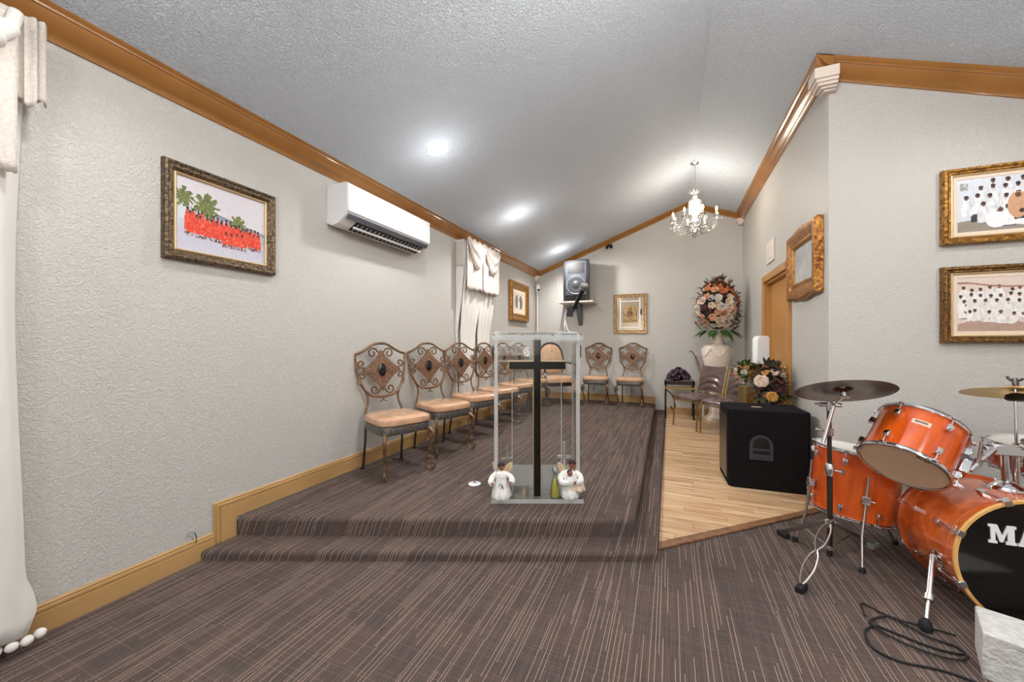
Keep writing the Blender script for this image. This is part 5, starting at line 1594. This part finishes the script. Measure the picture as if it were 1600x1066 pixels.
for k, (fx, fy) in enumerate(((.589, 2.25), (.65, 2.84), (1.10, 2.88))):
    F = Vector((fx, fy, .0)) - SP; Fh = Vector((F.x, F.y, 0)).normalized(); sd = Vector((-Fh.y, Fh.x, 0))
    top = Vector((0, 0, .225)) + Fh * .018
    L = Vector((F.x, F.y, .035)) - top
    g = MB()
    if k == 0:
        for s_ in (-1, 1):
            pts = smooth_pts([tuple(top + L * f + sd * s_ * o_) for f, o_ in ((0, .010), (.12, .022), (.32, .022), (.46, .005), (.56, .018), (.75, .024), (.92, .014), (1.0, .004))], 4)
            g.tube(pts, .0045, 6)
    else:
        m_ = AX(top, L)
        g.b2((-.007, -.012, 0), (.007, .012, L.length), m_)
    lg = obj('leg', g, 'dull_chrome', t)
    e = Vector((F.x, F.y, 0))
    obj('rubber_foot', MB().b2((-.017, -.035, 0), (.017, .035, .032), Matrix.Translation(e + Vector((0, 0, .0))) @ Matrix.Rotation(math.atan2(Fh.y, Fh.x) - PI / 2, 4, 'Z')), 'rubber' if k < 2 else 'grey_plastic', lg, bevel=.006)
    obj('brace', MB().tube([(0, 0, .095), tuple(top + L * .52)], .004, 6), 'dull_chrome', lg)


def cymbal(name, label, C, axis, r, m):
    n = Vector(axis).normalized()
    prof = [(.006, .030), (.022, .0285), (.036, .020), (.045, .011), (.05, .009), (r * .6, .003), (r, -.006), (r, -.0075), (r * .6, .001), (.05, .007), (.044, .009), (.034, .018), (.020, .0265), (.006, .028)]
    o = obj(name, MB().lathe(prof, 96, AX((0, 0, 0), n), cap=False), m, loc=C, sharp=60)
    return tag(o, label, 'cymbal')


cymbal('crash_cymbal', 'shade-coloured bronze cymbal on the stand at the left of the drum kit, seen from beneath', (.823, 2.468, .957), cax, .205, 'cymbal_shaded')
YC_ = Vector((1.60, 2.73, .956)); yax = Vector((math.sin(.244) * math.cos(1.335), math.sin(.244) * math.sin(1.335), math.cos(.244)))
cymbal('hi_hat_cymbal', 'golden brass cymbal at the right edge, above the far side of the drum kit', YC_, yax, .19, 'cymbal_brass')
t = thing('hi_hat_stand', 'chrome stand under the golden cymbal at the right edge of the photograph', 'cymbal stand', (1.60, 2.73, 0))
SYC = Vector((0, 0, .956))
obj('rod', MB().cyl((0, 0, .04), (0, 0, .70), .013).cyl((0, 0, .70), tuple(SYC + yax * .07), .006), 'chrome', t)
obj('felt_cup', MB().lathe([(.03, -.045), (.042, -.036), (.036, -.016), (.02, -.008)], 18, AX(SYC, yax)), 'black', t)
g = MB().lathe([(.010, .03), (.012, .045), (.007, .07)], 10, AX(SYC, yax)).tube(smooth_pts([tuple(SYC + yax * .055), tuple(SYC + yax * .062 + Vector((-.02, 0, 0))), tuple(SYC + yax * .078 + Vector((-.026, 0, 0)))], 3), .006, 6).tube(smooth_pts([tuple(SYC + yax * .055), tuple(SYC + yax * .060 + Vector((.02, 0, 0))), tuple(SYC + yax * .068 + Vector((.028, 0, 0)))], 3), .006, 6)
obj('wing_nut', g, 'steel_dark', t)
for k in range(3):
    a = R(90 + 120 * k); lg = obj('leg', MB().tube([(0, 0, .30), (.24 * math.cos(a), .24 * math.sin(a), .012)], .007, 6), 'chrome', t)
    obj('rubber_foot', MB().sph((.24 * math.cos(a), .24 * math.sin(a), .014), .014, 8, 6), 'rubber', lg)

# snare and second tom at the right edge
drum('snare_drum', 'chrome-fitted snare drum behind the bass drum at the right edge', (1.80, 2.93, .54), (-.03, -.05, 1), .178, .13, 'red_shell', 10, bottom='white_head', a0=R(5))
t = thing('snare_stand', 'thin chrome tripod stand carrying the snare drum', 'stand', (1.80, 2.93, 0))
obj('tube', MB().cyl((0, 0, .05), (0, 0, .50), .012), 'chrome', t)
obj('basket', MB().tube([(0, 0, .45), (.10, .02, .525)], .006, 6).tube([(0, 0, .45), (-.08, .08, .525)], .006, 6).tube([(0, 0, .45), (-.06, -.10, .525)], .006, 6), 'chrome', t)
for k in range(3):
    a = R(10 + 120 * k); obj('leg', MB().tube([(0, 0, .25), (.22 * math.cos(a), .22 * math.sin(a), .008)], .007, 6), 'chrome', t)
t2 = drum('rack_tom', 'reddish tom drum with chrome rim mounted at the right edge of the photograph', (1.665, 2.40, .655), (-.30, .42, .86), .14, .18, 'red_shell', 6, bottom='drum_head', a0=R(10))
q2 = t2.rotation_quaternion.inverted(); s2 = q2 @ (Vector((1.47, 2.453, .735)) - Vector((1.665, 2.40, .655)))
obj('mount_arm', MB().cyl(s2, s2 + (Vector((0, 0, .09)) - s2) * .45, .010), 'chrome', t2)
t = thing('drum_stool', 'round dark blue-grey stool seat behind the drums', 'stool', (1.52, 3.20, 0))
obj('seat', MB().lathe([(.14, .455), (.165, .465), (.17, .49), (.16, .51), (.10, .52), (.001, .52)], 32), 'stool_blue', t)
obj('post', MB().cyl((0, 0, .08), (0, 0, .46), .014), 'chrome', t)
for k in range(3):
    a = R(30 + 120 * k); obj('leg', MB().tube([(0, 0, .22), (.20 * math.cos(a), .20 * math.sin(a), .008)], .008, 6), 'chrome', t)
# bass pedal plate under the batter side
t = thing('bass_pedal', 'black bass drum pedal lying behind the bass drum', 'pedal', (1.39, 2.74, 0))
obj('foot_board', MB().b2((-.04, .02, .02), (.04, .26, .03), TR((0, 0, 0), (R(12), 0, 0))), 'black', t)
obj('base_plate', MB().b2((-.045, 0, 0), (.045, .28, .010)), 'steel_dark', t)
obj('beater', MB().cyl((0, .015, .01), (0, .015, .20), .005).sph((0, .01, .215), .022, 10, 8), 'dull_chrome', t)

# concrete block holding the bass drum
bl = [(1.115, 2.10), (1.50, 1.93), (1.42, 1.74), (1.035, 1.91)]
o = tag(obj('concrete_block', MB().prism(bl, 0, .165), 'concrete', bevel=.006), 'pale rough concrete block on the carpet in front of the bass drum', 'block')

# black cable loops on the carpet
cab = [(1.20, 1.74, .006), (1.06, 1.84, .006), (.93, 1.89, .006), (.80, 1.885, .006), (.735, 1.93, .006), (.745, 2.02, .006), (.80, 2.08, .006), (.84, 2.07, .006), (.95, 2.02, .006), (1.04, 2.02, .006), (1.04, 2.06, .006), (.97, 2.08, .010), (.90, 2.16, .010), (.86, 2.16, .010), (.80, 2.11, .010), (.79, 2.07, .012), (.85, 2.00, .012), (.94, 1.965, .012), (1.01, 1.97, .012), (1.045, 2.00, .012)]
cab2 = [(1.08, 2.14, .006), (1.0, 2.155, .006), (.93, 2.165, .006), (.87, 2.19, .006), (.82, 2.24, .006), (.80, 2.20, .006), (.79, 2.14, .006)]
g = MB().tube(smooth_pts(cab, 8), .0045, 6).tube(smooth_pts(cab2, 8), .0035, 6)
tag(obj('cable', g, 'rubber'), 'black cable lying in loops on the carpet by the bass drum spur', 'cable')

# worn loose wood end of the lower left baseboard, with a bit of wire
t = thing('wire_stub', 'short greenish wire end poking from the left baseboard by the step', 'wire', (XL + .004, 1.27, .12))
obj('loop', MB().tube(smooth_pts([(.012, 0, .01), (.016, -.01, .035), (.014, -.03, .045), (.014, -.02, .06), (.014, .0, .05)], 5), .0025, 5), 'grey_plastic', t)
obj('tail', MB().tube(smooth_pts([(.016, .004, .05), (.020, .012, .02), (.020, .008, -.01)], 5), .0025, 5), 'ink', t)
